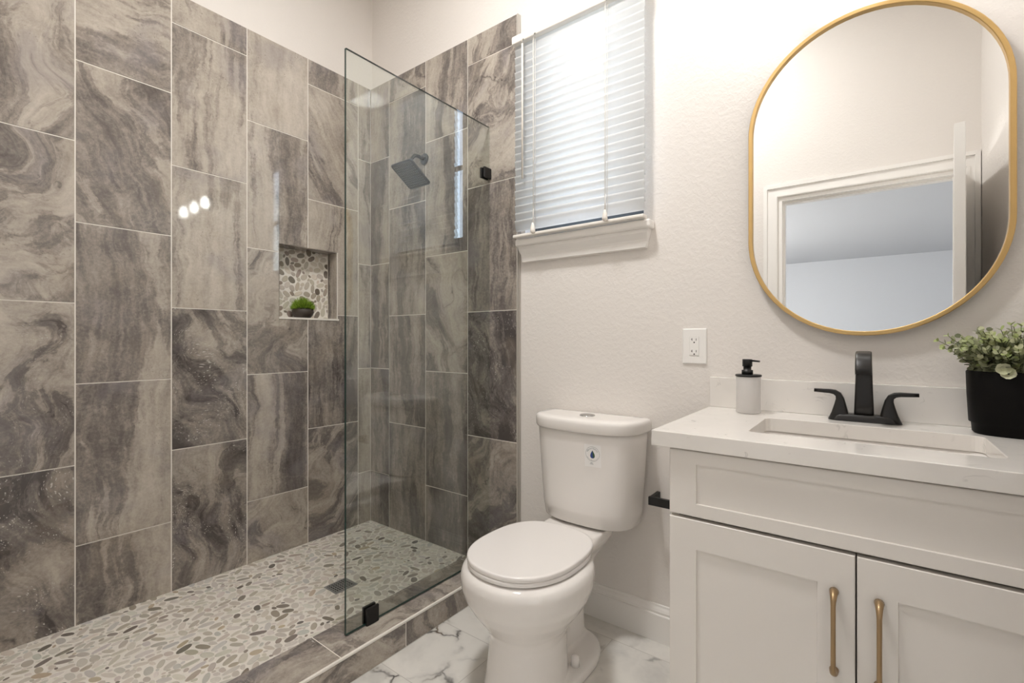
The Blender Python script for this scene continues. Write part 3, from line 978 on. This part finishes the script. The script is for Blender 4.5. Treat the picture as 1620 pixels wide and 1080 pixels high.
# ------------------------------------------------------------------ toilet
TX = 1.486; TKX = 1.505
to = thing('toilet', (TX, -.35, 0), 'white two-piece toilet with closed round lid below the window', 'toilet')
def egg(z, yc, a, bf, bb, n=48, ex=2.15, exb=None):
    ring = []
    for i in range(n):
        t = 2 * PI * i / n
        c, s = math.cos(t), math.sin(t)
        x = a * math.copysign(abs(c) ** (2 / ex), c)
        if exb and s < 0: x = a * math.copysign(abs(c) ** (2 / exb), c)
        y = (-bf if s > 0 else bb) * abs(s) ** (2 / (exb if exb and s < 0 else ex))
        ring.append((TX + x, yc + y, z))
    return ring
m = MB()
m.loft([egg(*q) for q in (
    (.0, -.468, .134, .146, .15), (.012, -.468, .133, .145, .15), (.05, -.468, .127, .138, .15), (.12, -.466, .120, .130, .15), (.175, -.464, .119, .128, .15),
    (.205, -.460, .128, .141, .15), (.235, -.455, .148, .168, .16), (.27, -.452, .174, .198, .175), (.31, -.450, .197, .224, .19), (.345, -.449, .209, .236, .20),
    (.380, -.449, .212, .239, .205), (.400, -.449, .206, .234, .205), (.412, -.449, .188, .217, .20))])
def sup(z, hx, y0, y1, ex=3.4, n=40):
    ring = []
    for i in range(n):
        t = 2 * PI * i / n
        c, s = math.cos(t), math.sin(t)
        ring.append((TX + hx * math.copysign(abs(c) ** (2 / ex), c), (y0 + y1) / 2 + (y1 - y0) / 2 * math.copysign(abs(s) ** (2 / ex), s), z))
    return ring
m.loft([sup(*q) for q in (
    (0, .152, -.54, -.125, 2.7), (.022, .152, -.54, -.125, 2.7), (.033, .148, -.535, -.130, 2.7), (.039, .136, -.52, -.142, 2.7))])
m.loft([sup(*q) for q in (
    (.03, .056, -.47, -.125), (.10, .050, -.45, -.130), (.20, .050, -.42, -.12), (.26, .060, -.40, -.10), (.31, .076, -.36, -.07), (.35, .096, -.33, -.03),
    (.375, .112, -.31, -.005), (.395, .122, -.30, .0), (.420, .124, -.245, .0), (.425, .121, -.242, -.003))])
bowl = m.build('bowl', M['ceramic'], to)
rm = bowl.modifiers.new('remesh', 'REMESH'); rm.mode = 'VOXEL'; rm.voxel_size = .0055; rm.use_smooth_shade = True
sm = bowl.modifiers.new('smooth', 'SMOOTH'); sm.factor = .5; sm.iterations = 6
# trapway bulge on the sides
# seat and lid
def plate(z0, z1, a, bf, bb, yc=-.45, ed=.006, ex=2.2):
    q = []
    for (z, i) in ((z0, ed), (z0 + ed * .4, ed * .25), (z0 + ed, 0), (z1 - ed, 0), (z1 - ed * .4, ed * .3), (z1 - ed * .05, ed), (z1, ed * 2.4)):
        q.append(egg(z, yc, a - i, bf - i, bb - i, 72, ex, 2.7))
    return q
m = MB(); m.loft(plate(.4160, .4300, .183, .2195, .205, ed=.0025))
m.build('seat', M['seat'], to)
m = MB(); m.loft(plate(.4303, .447, .1815, .2185, .222, ed=.004, ex=2.3))
m.build('lid', M['seat'], to)
for sx in (-1, 1):
    m = MB(); m.lathe([(.0155, .036), (.0145, .062), (.0125, .070), (.007, .0735), (.001, .074)], TX + sx * .112, -.345, 18)
    m.build('bolt_cap', M['seat'], to)

def dring(z, a, yb_, yf, n=22, ex=2.9, rb=.018):
    """D-shaped outline: flat back at yb_, bowed front reaching yf"""
    pts = []
    ym = yb_ - .05
    for i in range(n + 1):
        t = PI * i / n
        c, s = math.cos(t), math.sin(t)
        pts.append((TKX + a * math.copysign(abs(c) ** (2 / ex), c), ym + (yf - ym) * abs(s) ** (2 / ex), z))
    for (sx) in (-1, 1):
        for k in range(5):
            al = (PI / 2) * k / 4
            if sx < 0: pts.append((TKX - a + rb - rb * math.cos(al), yb_ - rb + rb * math.sin(al), z))
            else: pts.append((TKX + a - rb + rb * math.sin(al), yb_ - rb + rb * math.cos(al), z))
    return pts
TZ0, TZ1 = .4325, .790
def tank_dim(z):
    t = (z - TZ0) / (TZ1 - TZ0)
    return .1895 + .0265 * t ** .85, -.176 - .017 * t
def tank_y(x, z):
    a, yf = tank_dim(z); ex = 2.9; ym = .0 - .05
    c = min(1, abs((x - TKX) / a)) ** (ex / 2)
    return ym + (yf - ym) * (math.sqrt(max(0, 1 - c * c))) ** (2 / ex)
m = MB()
rings = [dring(TZ0, .165, -.008, -.152), dring(TZ0 + .0015, .177, -.003, -.165), dring(TZ0 + .007, .186, .0, -.173)]
for k in range(1, 9):
    z = TZ0 + .014 + (TZ1 - TZ0 - .014) * k / 8
    a, yf = tank_dim(z); rings.append(dring(z, a, .0, yf))
m.loft(rings); m.build('tank', M['ceramic'], to)
m = MB()
LZ = .838
m.loft([dring(.789, 0.2185, .004, -.196), dring(.7905, 0.2235, .006, -.202), dring(.796, 0.2265, .008, -.205), dring(.822, 0.2275, .008, -.206),
        dring(.831, 0.2255, .006, -.204), dring(.8355, 0.2205, .002, -.199), dring(.838, .215, -.006, -.190), dring(.8392, .18, -.03, -.16)])
m.build('tank_lid', M['ceramic'], to)
m = MB(); m.lathe([(.030, .8385), (.030, .8415), (.0275, .8430), (.0268, .8424), (.001, .8424)], TKX + .005, -.098, 36)
m.build('flush_button', M['chrome'], to)

# round water-drop sticker on the tank
def text_polys(ch, size):
    cu = bpy.data.curves.new('txt', 'FONT'); cu.body = ch; cu.size = size; cu.align_x = 'CENTER'; cu.resolution_u = 2
    ob = bpy.data.objects.new('txt', cu); COL.objects.link(ob)
    dg = bpy.context.evaluated_depsgraph_get()
    me = bpy.data.meshes.new_from_object(ob.evaluated_get(dg))
    vs = [(v.co.x, v.co.y) for v in me.vertices]; fs = [tuple(p.vertices) for p in me.polygons]
    bpy.data.objects.remove(ob); bpy.data.curves.remove(cu); bpy.data.meshes.remove(me)
    return vs, fs
LX, LZc, LR = 1.580, .7165, .0270
def on_tank(x, z, off): return (x, tank_y(x, z) - off, z)
m = MB()
nx, nzz = 8, 8
for i in range(nx):
    for j in range(nzz):
        xs = [LX - .032 + .064 * (i + k) / nx for k in (0, 1)]; zs_ = [LZc - .048 + .082 * (j + k) / nzz for k in (0, 1)]
        m.quad([on_tank(xs[0], zs_[0], .0006), on_tank(xs[1], zs_[0], .0006), on_tank(xs[1], zs_[1], .0006), on_tank(xs[0], zs_[1], .0006)])
stk = m.build('sticker', M['sticker'], to); stk['label'] = 'round water-drop emblem sticker'
m = MB()
for R0, R1 in ((LR, LR - .0007),):
    n = 48
    for i in range(n):
        a0, a1 = 2 * PI * i / n, 2 * PI * (i + 1) / n
        m.quad([on_tank(LX + R * math.cos(a), LZc + R * math.sin(a), .0011) for R, a in ((R0, a0), (R0, a1), (R1, a1), (R1, a0))], 2)
def arc_text(s, R, a_mid, step, size, flip, mi):
    n = len(s)
    for i, ch in enumerate(s):
        if ch == ' ': continue
        a = a_mid + (-(i - (n - 1) / 2) * step if not flip else (i - (n - 1) / 2) * step)
        rot = a - PI / 2 if not flip else a + PI / 2
        vs, fs = text_polys(ch, size)
        b = len(m.v)
        for x, y in vs:
            X = LX + R * math.cos(a) + x * math.cos(rot) - y * math.sin(rot)
            Z = LZc + R * math.sin(a) + x * math.sin(rot) + y * math.cos(rot)
            m.v.append(on_tank(X, Z, .0012))
        for f in fs: m.f.append(tuple(b + q for q in f)); m.mi.append(mi); m.sm.append(False)
arc_text('WaterSense', LR - .0085, PI / 2, .235, .0085, False, 2)
arc_text('Meets EPA Criteria', LR - .0025, -PI / 2, .115, .0042, True, 2)
drop = []
n = 32
for i in range(n):
    t = 2 * PI * i / n
    x = .0122 * math.sin(t) * math.sin(t / 2) ** 1.3; z = .0150 * math.cos(t)
    drop.append((x, z - .001))
left = [(x, z) for x, z in drop if x <= .0004] ; right = [(x, z) for x, z in drop if x >= -.0004]
def fan(pts, mi, off):
    cx = sum(p[0] for p in pts) / len(pts); cz = sum(p[1] for p in pts) / len(pts)
    for i in range(len(pts)):
        a, b_ = pts[i], pts[(i + 1) % len(pts)]
        m.quad([on_tank(LX + q[0], LZc + q[1], off) for q in ((cx, cz), a, b_)], mi)
fan(drop, 0, .0012)
blue = [(x, z) for x, z in drop if x < 0] + [(.004, -.0155 + .001), (.001, -.006), (-.0035, .002)]
blue = sorted(blue, key=lambda p: math.atan2(p[1] + .007, p[0] + .003))
fan(blue, 1, .0014)
for k, wd in ((0, .009), (1, .014)):
    z = LZc - LR - .006 - .0045 * k
    m.quad([on_tank(LX - .004 + sx * wd / 2, z + sz, .0011) for sx, sz in ((-1, 0), (1, -.0005), (1, .0007), (-1, .0012))], 2)
o = m.build('emblem', [M['ink_green'], M['ink_blue'], M['ink_grey']], stk)

# ------------------------------------------------------------------ vanity
VX0, VX1, VF = 1.983, 2.7575, -.535
va = thing('vanity_cabinet', ((VX0 + VX1) / 2, -.27, 0), 'white shaker vanity cabinet with two doors under the quartz top', 'cabinet')
m = MB()
m.box(VX0, VX0 + .018, VF + .0195, YW - .017, .0, .8605); m.box(VX1 - .018, VX1, VF + .0195, YW - .017, .0, .8605)
m.box(VX0 + .018, VX1 - .018, YW - .030, YW - .018, .1, .8605); m.box(VX0 + .018, VX1 - .018, VF + .02, YW - .03, .1, .118)
m.box(VX0 + .018, VX1 - .018, VF + .075, VF + .09, 0, .1)
m.build('carcass', M['cabinet'], va)
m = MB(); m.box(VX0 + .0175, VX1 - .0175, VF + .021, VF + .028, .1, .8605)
m.build('gap_shade_panel', M['gap_shade'], va)  # dark sheet behind the fronts, stands for shade in their gaps
def shaker(x0, x1, z0, z1, st_x, st_z, y=VF, th=.019, rec=.0052):
    m = MB()
    def ring(ax0, ax1, az0, az1, yy): return [(ax0, yy, az0), (ax1, yy, az0), (ax1, yy, az1), (ax0, yy, az1)]
    e = .0018
    m.loft([ring(x0, x1, z0, z1, y + th), ring(x0, x1, z0, z1, y + e), ring(x0 + e, x1 - e, z0 + e, z1 - e, y),
            ring(x0 + st_x, x1 - st_x, z0 + st_z, z1 - st_z, y), ring(x0 + st_x + .0012, x1 - st_x - .0012, z0 + st_z + .0012, z1 - st_z - .0012, y + rec)], True, True, 0, False)
    return m
df = shaker(VX0, VX1, .6945, .8565, .066, .032).build('drawer_front', M['cabinet'], va)
XM = 2.3702
def pull(x, z0, z1, parent):
    m = MB()
    yb_ = VF - .0005; yo = VF - .030
    pts = []; rad = []
    def end(zc, sgn):
        return [((x, yb_, zc), .0088), ((x, yb_ - .010, zc + sgn * .001), .0076), ((x, yb_ - .020, zc - sgn * .004), .0062), ((x, yo + .003, zc - sgn * .011), .0052), ((x, yo, zc - sgn * .018), .0046)]
    P = end(z1, 1) + [((x, yo, (z0 + z1) / 2), .0044)] + list(reversed(end(z0, -1)))
    m.tube([p for p, _ in P], [r_ for _, r_ in P], 14)
    o = m.build('handle', M['brass'], parent); o['label'] = 'champagne brass bar handle'
for i, (x0, x1, hx) in enumerate(((VX0, XM - .0016, 2.3325), (XM + .0016, VX1, 2.4080))):
    d = shaker(x0, x1, .115, .6865, .066, .0725).build('door', M['cabinet'], va)
    pull(hx, .438, .603, d)

# counter with sink cut-out
CZ0, CZ1 = .8615, .9005
CX0, CX1, CY0, CY1 = 1.9405, 2.800, -.5495, YW - .002
ct = None
m = MB()
hole_pts = [(2.3765 + x, -.288 + y) for x, y in rrect(.2335, .136, .022, 5)]
n = len(hole_pts)
outer = []
for (x, y) in hole_pts:
    dx, dy = x - 2.3765, y + .288
    k = []
    if dx > 1e-9: k.append((CX1 - 2.3765) / dx)
    if dx < -1e-9: k.append((CX0 - 2.3765) / dx)
    if dy > 1e-9: k.append((CY1 + .288) / dy)
    if dy < -1e-9: k.append((CY0 + .288) / dy)
    s_ = min(k); outer.append([2.3765 + dx * s_, -.288 + dy * s_])
for (cx, cy) in ((CX1, CY1), (CX0, CY1), (CX0, CY0), (CX1, CY0)):
    j = min(range(n), key=lambda i: (outer[i][0] - cx) ** 2 + (outer[i][1] - cy) ** 2)
    outer[j] = [cx, cy]
m.loft([[(x, y, CZ0) for x, y in hole_pts], [(x, y, CZ0) for x, y in outer], [(x, y, CZ1) for x, y in outer],
        [(x, y, CZ1) for x, y in hole_pts], [(x, y, CZ0) for x, y in hole_pts]], False, False, 0, False)
ct = m.build('countertop', M['quartz'], bevel=.0018)
bmx = bmesh.new(); bmx.from_mesh(ct.data); bmesh.ops.remove_doubles(bmx, verts=bmx.verts, dist=1e-5); bmesh.ops.recalc_face_normals(bmx, faces=bmx.faces); bmx.to_mesh(ct.data); bmx.free()
tag(ct, 'white quartz vanity countertop with low backsplash and sink cut-out', 'countertop')
m = MB(); m.box(CX0, CX1, YW - .0205, YW - .0005, CZ1 + .0002, 1.0035)
m.build('backsplash', M['quartz'], ct, bevel=.0015)

m = MB()
def sring(z, hx, hy, rad): return [(2.3765 + x, -.288 + y, z) for x, y in rrect(hx, hy, rad, 6)]
m.loft([sring(CZ0 - .001, .262, .165, .04), sring(CZ0 - .001, .2375, .1400, .030), sring(CZ0 - .012, .2350, .1375, .030), sring(.80, .229, .131, .036), sring(.765, .214, .117, .042),
        sring(.748, .198, .104, .05), sring(.741, .17, .085, .05), sring(.738, .05, .04, .03), sring(.728, .05, .04, .03), sring(.735, .175, .09, .05), sring(.745, .21, .115, .05), sring(.76, .226, .13, .045), sring(.80, .240, .142, .04), sring(CZ0 - .014, .246, .148, .04), sring(CZ0 - .016, .262, .165, .04), sring(CZ0 - .001, .262, .165, .04)], False, False)
sk = m.build('sink', M['ceramic'])
tag(sk, 'white rectangular undermount sink basin below the black faucet', 'sink')
m = MB(); m.lathe([(.024, .7385), (.024, .7405), (.020, .7415), (.001, .7415)], 2.3765, -.288, 24)
m.build('sink_drain', M['black'], sk)

# faucet
fa = thing('faucet', (2.377, -.06, CZ1), 'dark bronze two-handle faucet behind the sink', 'faucet')
FX = 2.377
m = MB()
def fring(z, hx, hy): return [(FX + x, -.060 + y, z) for x, y in rrect(hx, hy, min(hx, hy) * .96, 8)]
m.loft([fring(CZ1 + .0003, .0855, .027), fring(CZ1 + .004, .0845, .0262), fring(CZ1 + .014, .079, .0235), fring(CZ1 + .019, .072, .021), fring(CZ1 + .020, .060, .016)])
m.build('base_plate', M['bronze'], fa)
def sweep(path, secs, wid_dir, n_round=3, ):
    """path: points; secs: (half width along wid_dir, half thickness)"""
    rings = []
    path = [Vector(p) for p in path]; wd = Vector(wid_dir)
    for i, p in enumerate(path):
        t = (path[min(i + 1, len(path) - 1)] - path[max(i - 1, 0)]).normalized()
        nrm = t.cross(wd).normalized()
        hw, ht = secs[i]
        rings.append([p + wd * x + nrm * y for x, y in rrect(hw, ht, min(hw, ht) * .45, n_round)])
    return rings
m = MB()
m.loft(sweep([(FX, -.058, CZ1 + .012), (FX, -.0575, .95), (FX, -.0565, 1.00), (FX, -.0565, 1.035), (FX, -.060, 1.060), (FX, -.070, 1.079), (FX, -.088, 1.090), (FX, -.110, 1.092), (FX, -.132, 1.085), (FX, -.150, 1.070), (FX, -.160, 1.052), (FX, -.163, 1.040)],
             [(.0235, .019), (.0222, .017), (.0205, .014), (.0195, .012), (.019, .011), (.0185, .0105), (.0183, .010), (.0183, .0095), (.0183, .009), (.0183, .009), (.0183, .009), (.018, .0088)], (1, 0, 0)))
m.build('spout', M['bronze'], fa)
for sx in (-1, 1):
    m = MB()
    x0 = FX + sx * .0575
    P = [(x0 + sx * .000, CZ1 + .003), (x0 - sx * .001, CZ1 + .022), (x0 - sx * .0015, CZ1 + .045), (x0 - sx * .001, CZ1 + .062), (x0 + sx * .003, CZ1 + .073), (x0 + sx * .012, CZ1 + .0795), (x0 + sx * .024, CZ1 + .0815), (x0 + sx * .045, CZ1 + .0820), (x0 + sx * .0625, CZ1 + .0825)]
    S = [(.024, .0265), (.021, .0200), (.0165, .0140), (.0135, .0098), (.012, .0078), (.0115, .0066), (.011, .0058), (.0105, .0052), (.0095, .0048)]
    m.loft(sweep([(x, -.060, z) for x, z in P], S, (0, 1, 0)))
    m.build('lever_handle', M['bronze'], fa)

# soap dispenser
SX, SY = 2.0815, -.0905
so = thing('soap_dispenser', (SX, SY, CZ1), 'frosted soap dispenser with black pump at the left of the countertop', 'soap dispenser')
m = MB(); z = CZ1 + .0004
m.lathe([(.030, z), (.0345, z + .002), (.036, z + .005), (.036, z + .1145), (.0335, z + .116), (.0335, z + .113), (.0335, z + .006), (.030, z + .004)], SX, SY, 44, cap1=True)
m.build('bottle', M['frosted'], so)
m = MB(); m.lathe([(.036, z + .116), (.0382, z + .1168), (.0382, z + .1212), (.0365, z + .1225), (.016, z + .1226)], SX, SY, 44)
m.build('cap', M['black'], so)
m = MB()
m.lathe([(.0165, z + .1224), (.0165, z + .1365), (.0115, z + .1368), (.0115, z + .1475), (.0145, z + .148), (.0145, z + .170), (.0135, z + .171)], SX - .003, SY, 28)
m.loft(sweep([(SX + .004, SY - .004, z + .1668), (SX + .018, SY - .010, z + .1664), (SX + .034, SY - .014, z + .1650)], [(.0052, .0035), (.0046, .0028), (.0042, .0024)], Vector((.3, 1, 0)).normalized()))
m.build('pump', M['black'], so)

# planter with eucalyptus
PCX, PCY = 2.700, -.0845
pl = thing('potted_eucalyptus', (PCX, PCY, CZ1), 'grey-green leafy eucalyptus in a black oval planter on the countertop', 'plant')
def oring(z, hx, hy): return [(PCX + hx * math.copysign(abs(math.cos(t)) ** (2 / 2.6), math.cos(t)), PCY + hy * math.copysign(abs(math.sin(t)) ** (2 / 2.6), math.sin(t)), z) for t in [2 * PI * i / 56 for i in range(56)]]
m = MB(); z = CZ1 + .0004
m.loft([oring(z, .099, .060), oring(z + .003, .102, .0625), oring(z + .026, .104, .0635), oring(z + .0275, .1085, .0675), oring(z + .10, .112, .0705), oring(z + .152, .1135, .0715), oring(z + .155, .1115, .070), oring(z + .154, .108, .067), oring(z + .135, .106, .065)], True, True)
m.build('pot', M['black_pot'], pl)
st = MB(); lf = MB(); cols = []
r = random.Random(21)
def leaf(c, d, up, L, Wd, col, fold):
    d = d.normalized(); s = d.cross(up).normalized(); nrm = s.cross(d)
    n = 9; pts = []
    for i in range(n):
        t = 2 * PI * i / n
        u = L * .5 * (1 - math.cos(t)); v = Wd * .5 * math.sin(t) * (1 + .25 * (1 - math.cos(t)) * .5)
        pts.append(c + d * u + s * v + nrm * (abs(v) * fold))
    cen = c + d * L * .45
    b = len(lf.v); lf.v += [tuple(p) for p in pts] + [tuple(cen)]
    for i in range(n):
        lf.f.append((b + i, b + (i + 1) % n, b + n)); lf.mi.append(0); lf.sm.append(True); cols.append(col)
GREENS = [(158, 161, 130), (180, 183, 152), (134, 139, 106), (200, 203, 172), (100, 105, 76), (186, 189, 146)]
TIPS = [(196, 204, 158), (206, 208, 172), (178, 190, 128)]
for i in range(310):
    ang = r.uniform(0, 2 * PI) if i < 200 else r.uniform(PI * .75, PI * 1.75); rad = math.sqrt(r.random()) if i < 200 else r.uniform(.45, 1)
    bx, by = PCX + math.cos(ang) * rad * .088, PCY + math.sin(ang) * rad * .048
    lean = Vector((math.cos(ang) * rad * r.uniform(.40, .82), math.sin(ang) * rad * .45 - .16, 0))
    ln = r.uniform(.035, .150) * (1.0 - .22 * rad)
    if by + lean.y * ln > -.018: lean.y = -abs(lean.y) * .3
    P = [Vector((bx, by, CZ1 + .12))]
    for k in range(1, 9):
        t = k / 8
        P.append(Vector((bx, by, CZ1 + .135)) + lean * ln * t * (0.55 + .6 * t) + Vector((0, 0, ln * t * (1 - .18 * rad * t))) + Vector((r.uniform(-.002, .002),) * 2 + (0,)))
    st.tube(P, [.0015 - .0008 * k / 8 for k in range(9)], 5)
    for k in range(2, 9):
        t = k / 8
        dirn = (P[k] - P[k - 1]).normalized()
        a0 = r.uniform(0, PI) + k * PI / 2
        side = dirn.cross(Vector((0, 1, 0))).normalized(); oth = dirn.cross(side)
        for q in (0, 1):
            a = a0 + q * PI
            d = side * math.cos(a) + oth * math.sin(a) + dirn * (.35 + .7 * t)
            sz = (.0245 - .013 * t) * r.uniform(.8, 1.2)
            g = r.choice(GREENS) if t < .8 or r.random() < .35 else r.choice(TIPS)
            j = r.uniform(-10, 10)
            leaf(P[k], d, dirn, sz, sz * r.uniform(.72, .95), srgb(*(max(5, x + j) for x in g)), r.uniform(.1, .35))
# a few pale open leaf whorls low at the front
for (x, y, z_) in ((2.644, -.150, 1.062), (2.652, -.152, 1.052), (2.618, -.128, 1.078), (2.69, -.15, 1.07)):
    c = Vector((x, y, z_)); out = Vector((-.2, -1, .35)).normalized()
    e1 = out.cross(Vector((0, 0, 1))).normalized(); e2 = out.cross(e1)
    for k in range(5):
        a = 2 * PI * k / 5 + .3
        leaf(c, e1 * math.cos(a) + e2 * math.sin(a) + out * .5, out, .0165, .0155, srgb(*r.choice([(222, 222, 192), (212, 214, 178)])), .15)
st.build('stems', M['stem'], pl)
o = lf.build('foliage', M['leaf'], pl); attr_colors(o, 'tint', cols)
m = MB(); m.loft([oring(CZ1 + .134, .106, .065), oring(CZ1 + .138, .104, .063)]); m.build('soil', M['soil'], pl)

# ------------------------------------------------------------------ mirror, outlet, paper holder
MX, MZ0, MZ1, MR = 2.378, 1.1455, 2.110, .3115
mi_ = thing('wall_mirror', (MX, YW, (MZ0 + MZ1) / 2), 'tall pill-shaped mirror in a thin gold frame above the sink', 'mirror')
def stadium(off, y, n=40):
    R = MR - off; zb, zt_ = MZ0 + MR, MZ1 - MR
    pts = []
    for i in range(n + 1):
        a = PI * i / n; pts.append((MX + R * math.cos(a), y, zt_ + R * math.sin(a)))
    for i in range(n + 1):
        a = PI + PI * i / n; pts.append((MX + R * math.cos(a), y, zb + R * math.sin(a)))
    return pts
m = MB()
yb_, yf_ = YW - .0005, -.014
rings = [stadium(0, yb_), stadium(0, yf_ + .002), stadium(.002, yf_), stadium(.011, yf_), stadium(.0125, yf_ + .0015), stadium(.0125, yf_ + .012), stadium(.03, yb_)]
m.loft(rings, False, False, 0, False)
m.build('frame', M['gold'], mi_)
m = MB(); m.quad(list(reversed(stadium(.0122, yf_ + .010))))
m.quad(stadium(.0122, yf_ + .014))
m.build('mirror_glass', M['mirror'], mi_)

ou = thing('wall_outlet', (1.884, YW, 1.111), 'white double socket on the wall left of the soap dispenser', 'outlet')
m = MB()
def orr(y, hx, hz): return [(1.884 + hx * sx, y, 1.1105 + hz * sz) for sx, sz in ((-1, -1), (1, -1), (1, 1), (-1, 1))]
m.loft([orr(YW - .0003, .0425, .0635), orr(YW - .004, .0425, .0635), orr(YW - .0065, .0395, .0605), orr(YW - .0065, .0172, .0345), orr(YW - .0050, .0172, .0345)], True, True, 0, False)
m.build('cover_plate', M['plastic'], ou)
m = MB()
m.box(1.884 - .0165, 1.884 + .0165, YW - .0085, YW - .005, 1.1105 - .0335, 1.1105 + .0335)
rc = m.build('receptacle', M['plastic'], ou, bevel=.001)
for zc in (1.1305, 1.0885):
    m = MB(); m.box(1.884 - .0085, 1.884 - .0065, YW - .0089, YW - .0080, zc, zc + .009); m.box(1.884 - .0115, 1.884 - .0085, YW - .0089, YW - .0080, zc + .0035, zc + .0052)
    m.build('neutral_slot', M['slot'], rc)
    m = MB(); m.box(1.884 + .0060, 1.884 + .0078, YW - .0089, YW - .0080, zc, zc + .008)
    m.build('live_slot', M['slot'], rc)
    m = MB(); m.lathe([(.0026, YW - .0089), (.0026, YW - .0080)], 1.884, zc - .0065, 14, axis='y')
    m.build('ground_hole', M['slot'], rc)

tpz = .548
hp = thing('toilet_paper_holder', (1.80, YW, tpz), 'black square bar paper holder on the wall beside the vanity', 'paper holder')
m = MB(); m.box(1.744, 1.905, -.0700, -.0560, tpz - .015, tpz + .015)
m.build('bar', M['black'], hp, bevel=.001)
for x0 in (1.744, 1.892):
    m = MB(); m.box(x0, x0 + .013, -.0560, YW - .0002, tpz - .013, tpz + .013)
    m.build('bracket', M['black'], hp, bevel=.001)

# ------------------------------------------------------------------ lamps above the picture: vanity light mirrored in the tile, added ceiling fill
vl = thing('vanity_light', (2.377, YW, 2.42), 'black three-bulb vanity light above the mirror, mirrored in the shower tile', 'wall lamp')
m = MB(); m.box(2.10, 2.655, -.012, YW - .0003, 2.385, 2.455)
m.build('back_plate', M['black'], vl, bevel=.003)
for x in (2.135, 2.377, 2.619):
    m = MB(); m.tube([(x, -.012, 2.42), (x, -.085, 2.42), (x, -.108, 2.412), (x, -.115, 2.395)], .008, 12)
    m.lathe([(.018, 2.395), (.022, 2.392), (.022, 2.352), (.019, 2.349)], x, -.115, 20)
    sk_ = m.build('lamp_socket', M['black'], vl)
    m = MB(); m.lathe([(.013, 2.349), (.016, 2.338), (.027, 2.310), (.030, 2.292), (.027, 2.272), (.016, 2.258), (.002, 2.254)], x, -.115, 20)
    m.build('bulb', M['bulb'], sk_)
    m = MB(); m.lathe([(.024, 2.380), (.030, 2.372), (.046, 2.345), (.050, 2.30), (.052, 2.225)], x, -.115, 28, cap0=False, cap1=False)
    m.build('lamp_shade', M['shade'], sk_)
cl_ = thing('ceiling_fill', (1.45, -1.00, CEIL), 'added round fill light on the ceiling, out of view', 'fill light')  # unseen disc fixture added to fill the room with even light
m = MB(); m.lathe([(.175, CEIL - .0005), (.175, CEIL - .045), (.165, CEIL - .052)], 1.45, -1.00, 40)
m.build('fill_body', M['trim'], cl_)
m = MB(); m.lathe([(.163, CEIL - .0525), (.158, CEIL - .062), (.10, CEIL - .070), (.001, CEIL - .071)], 1.45, -1.00, 40)
m.build('diffuser', M['diffuser'], cl_)
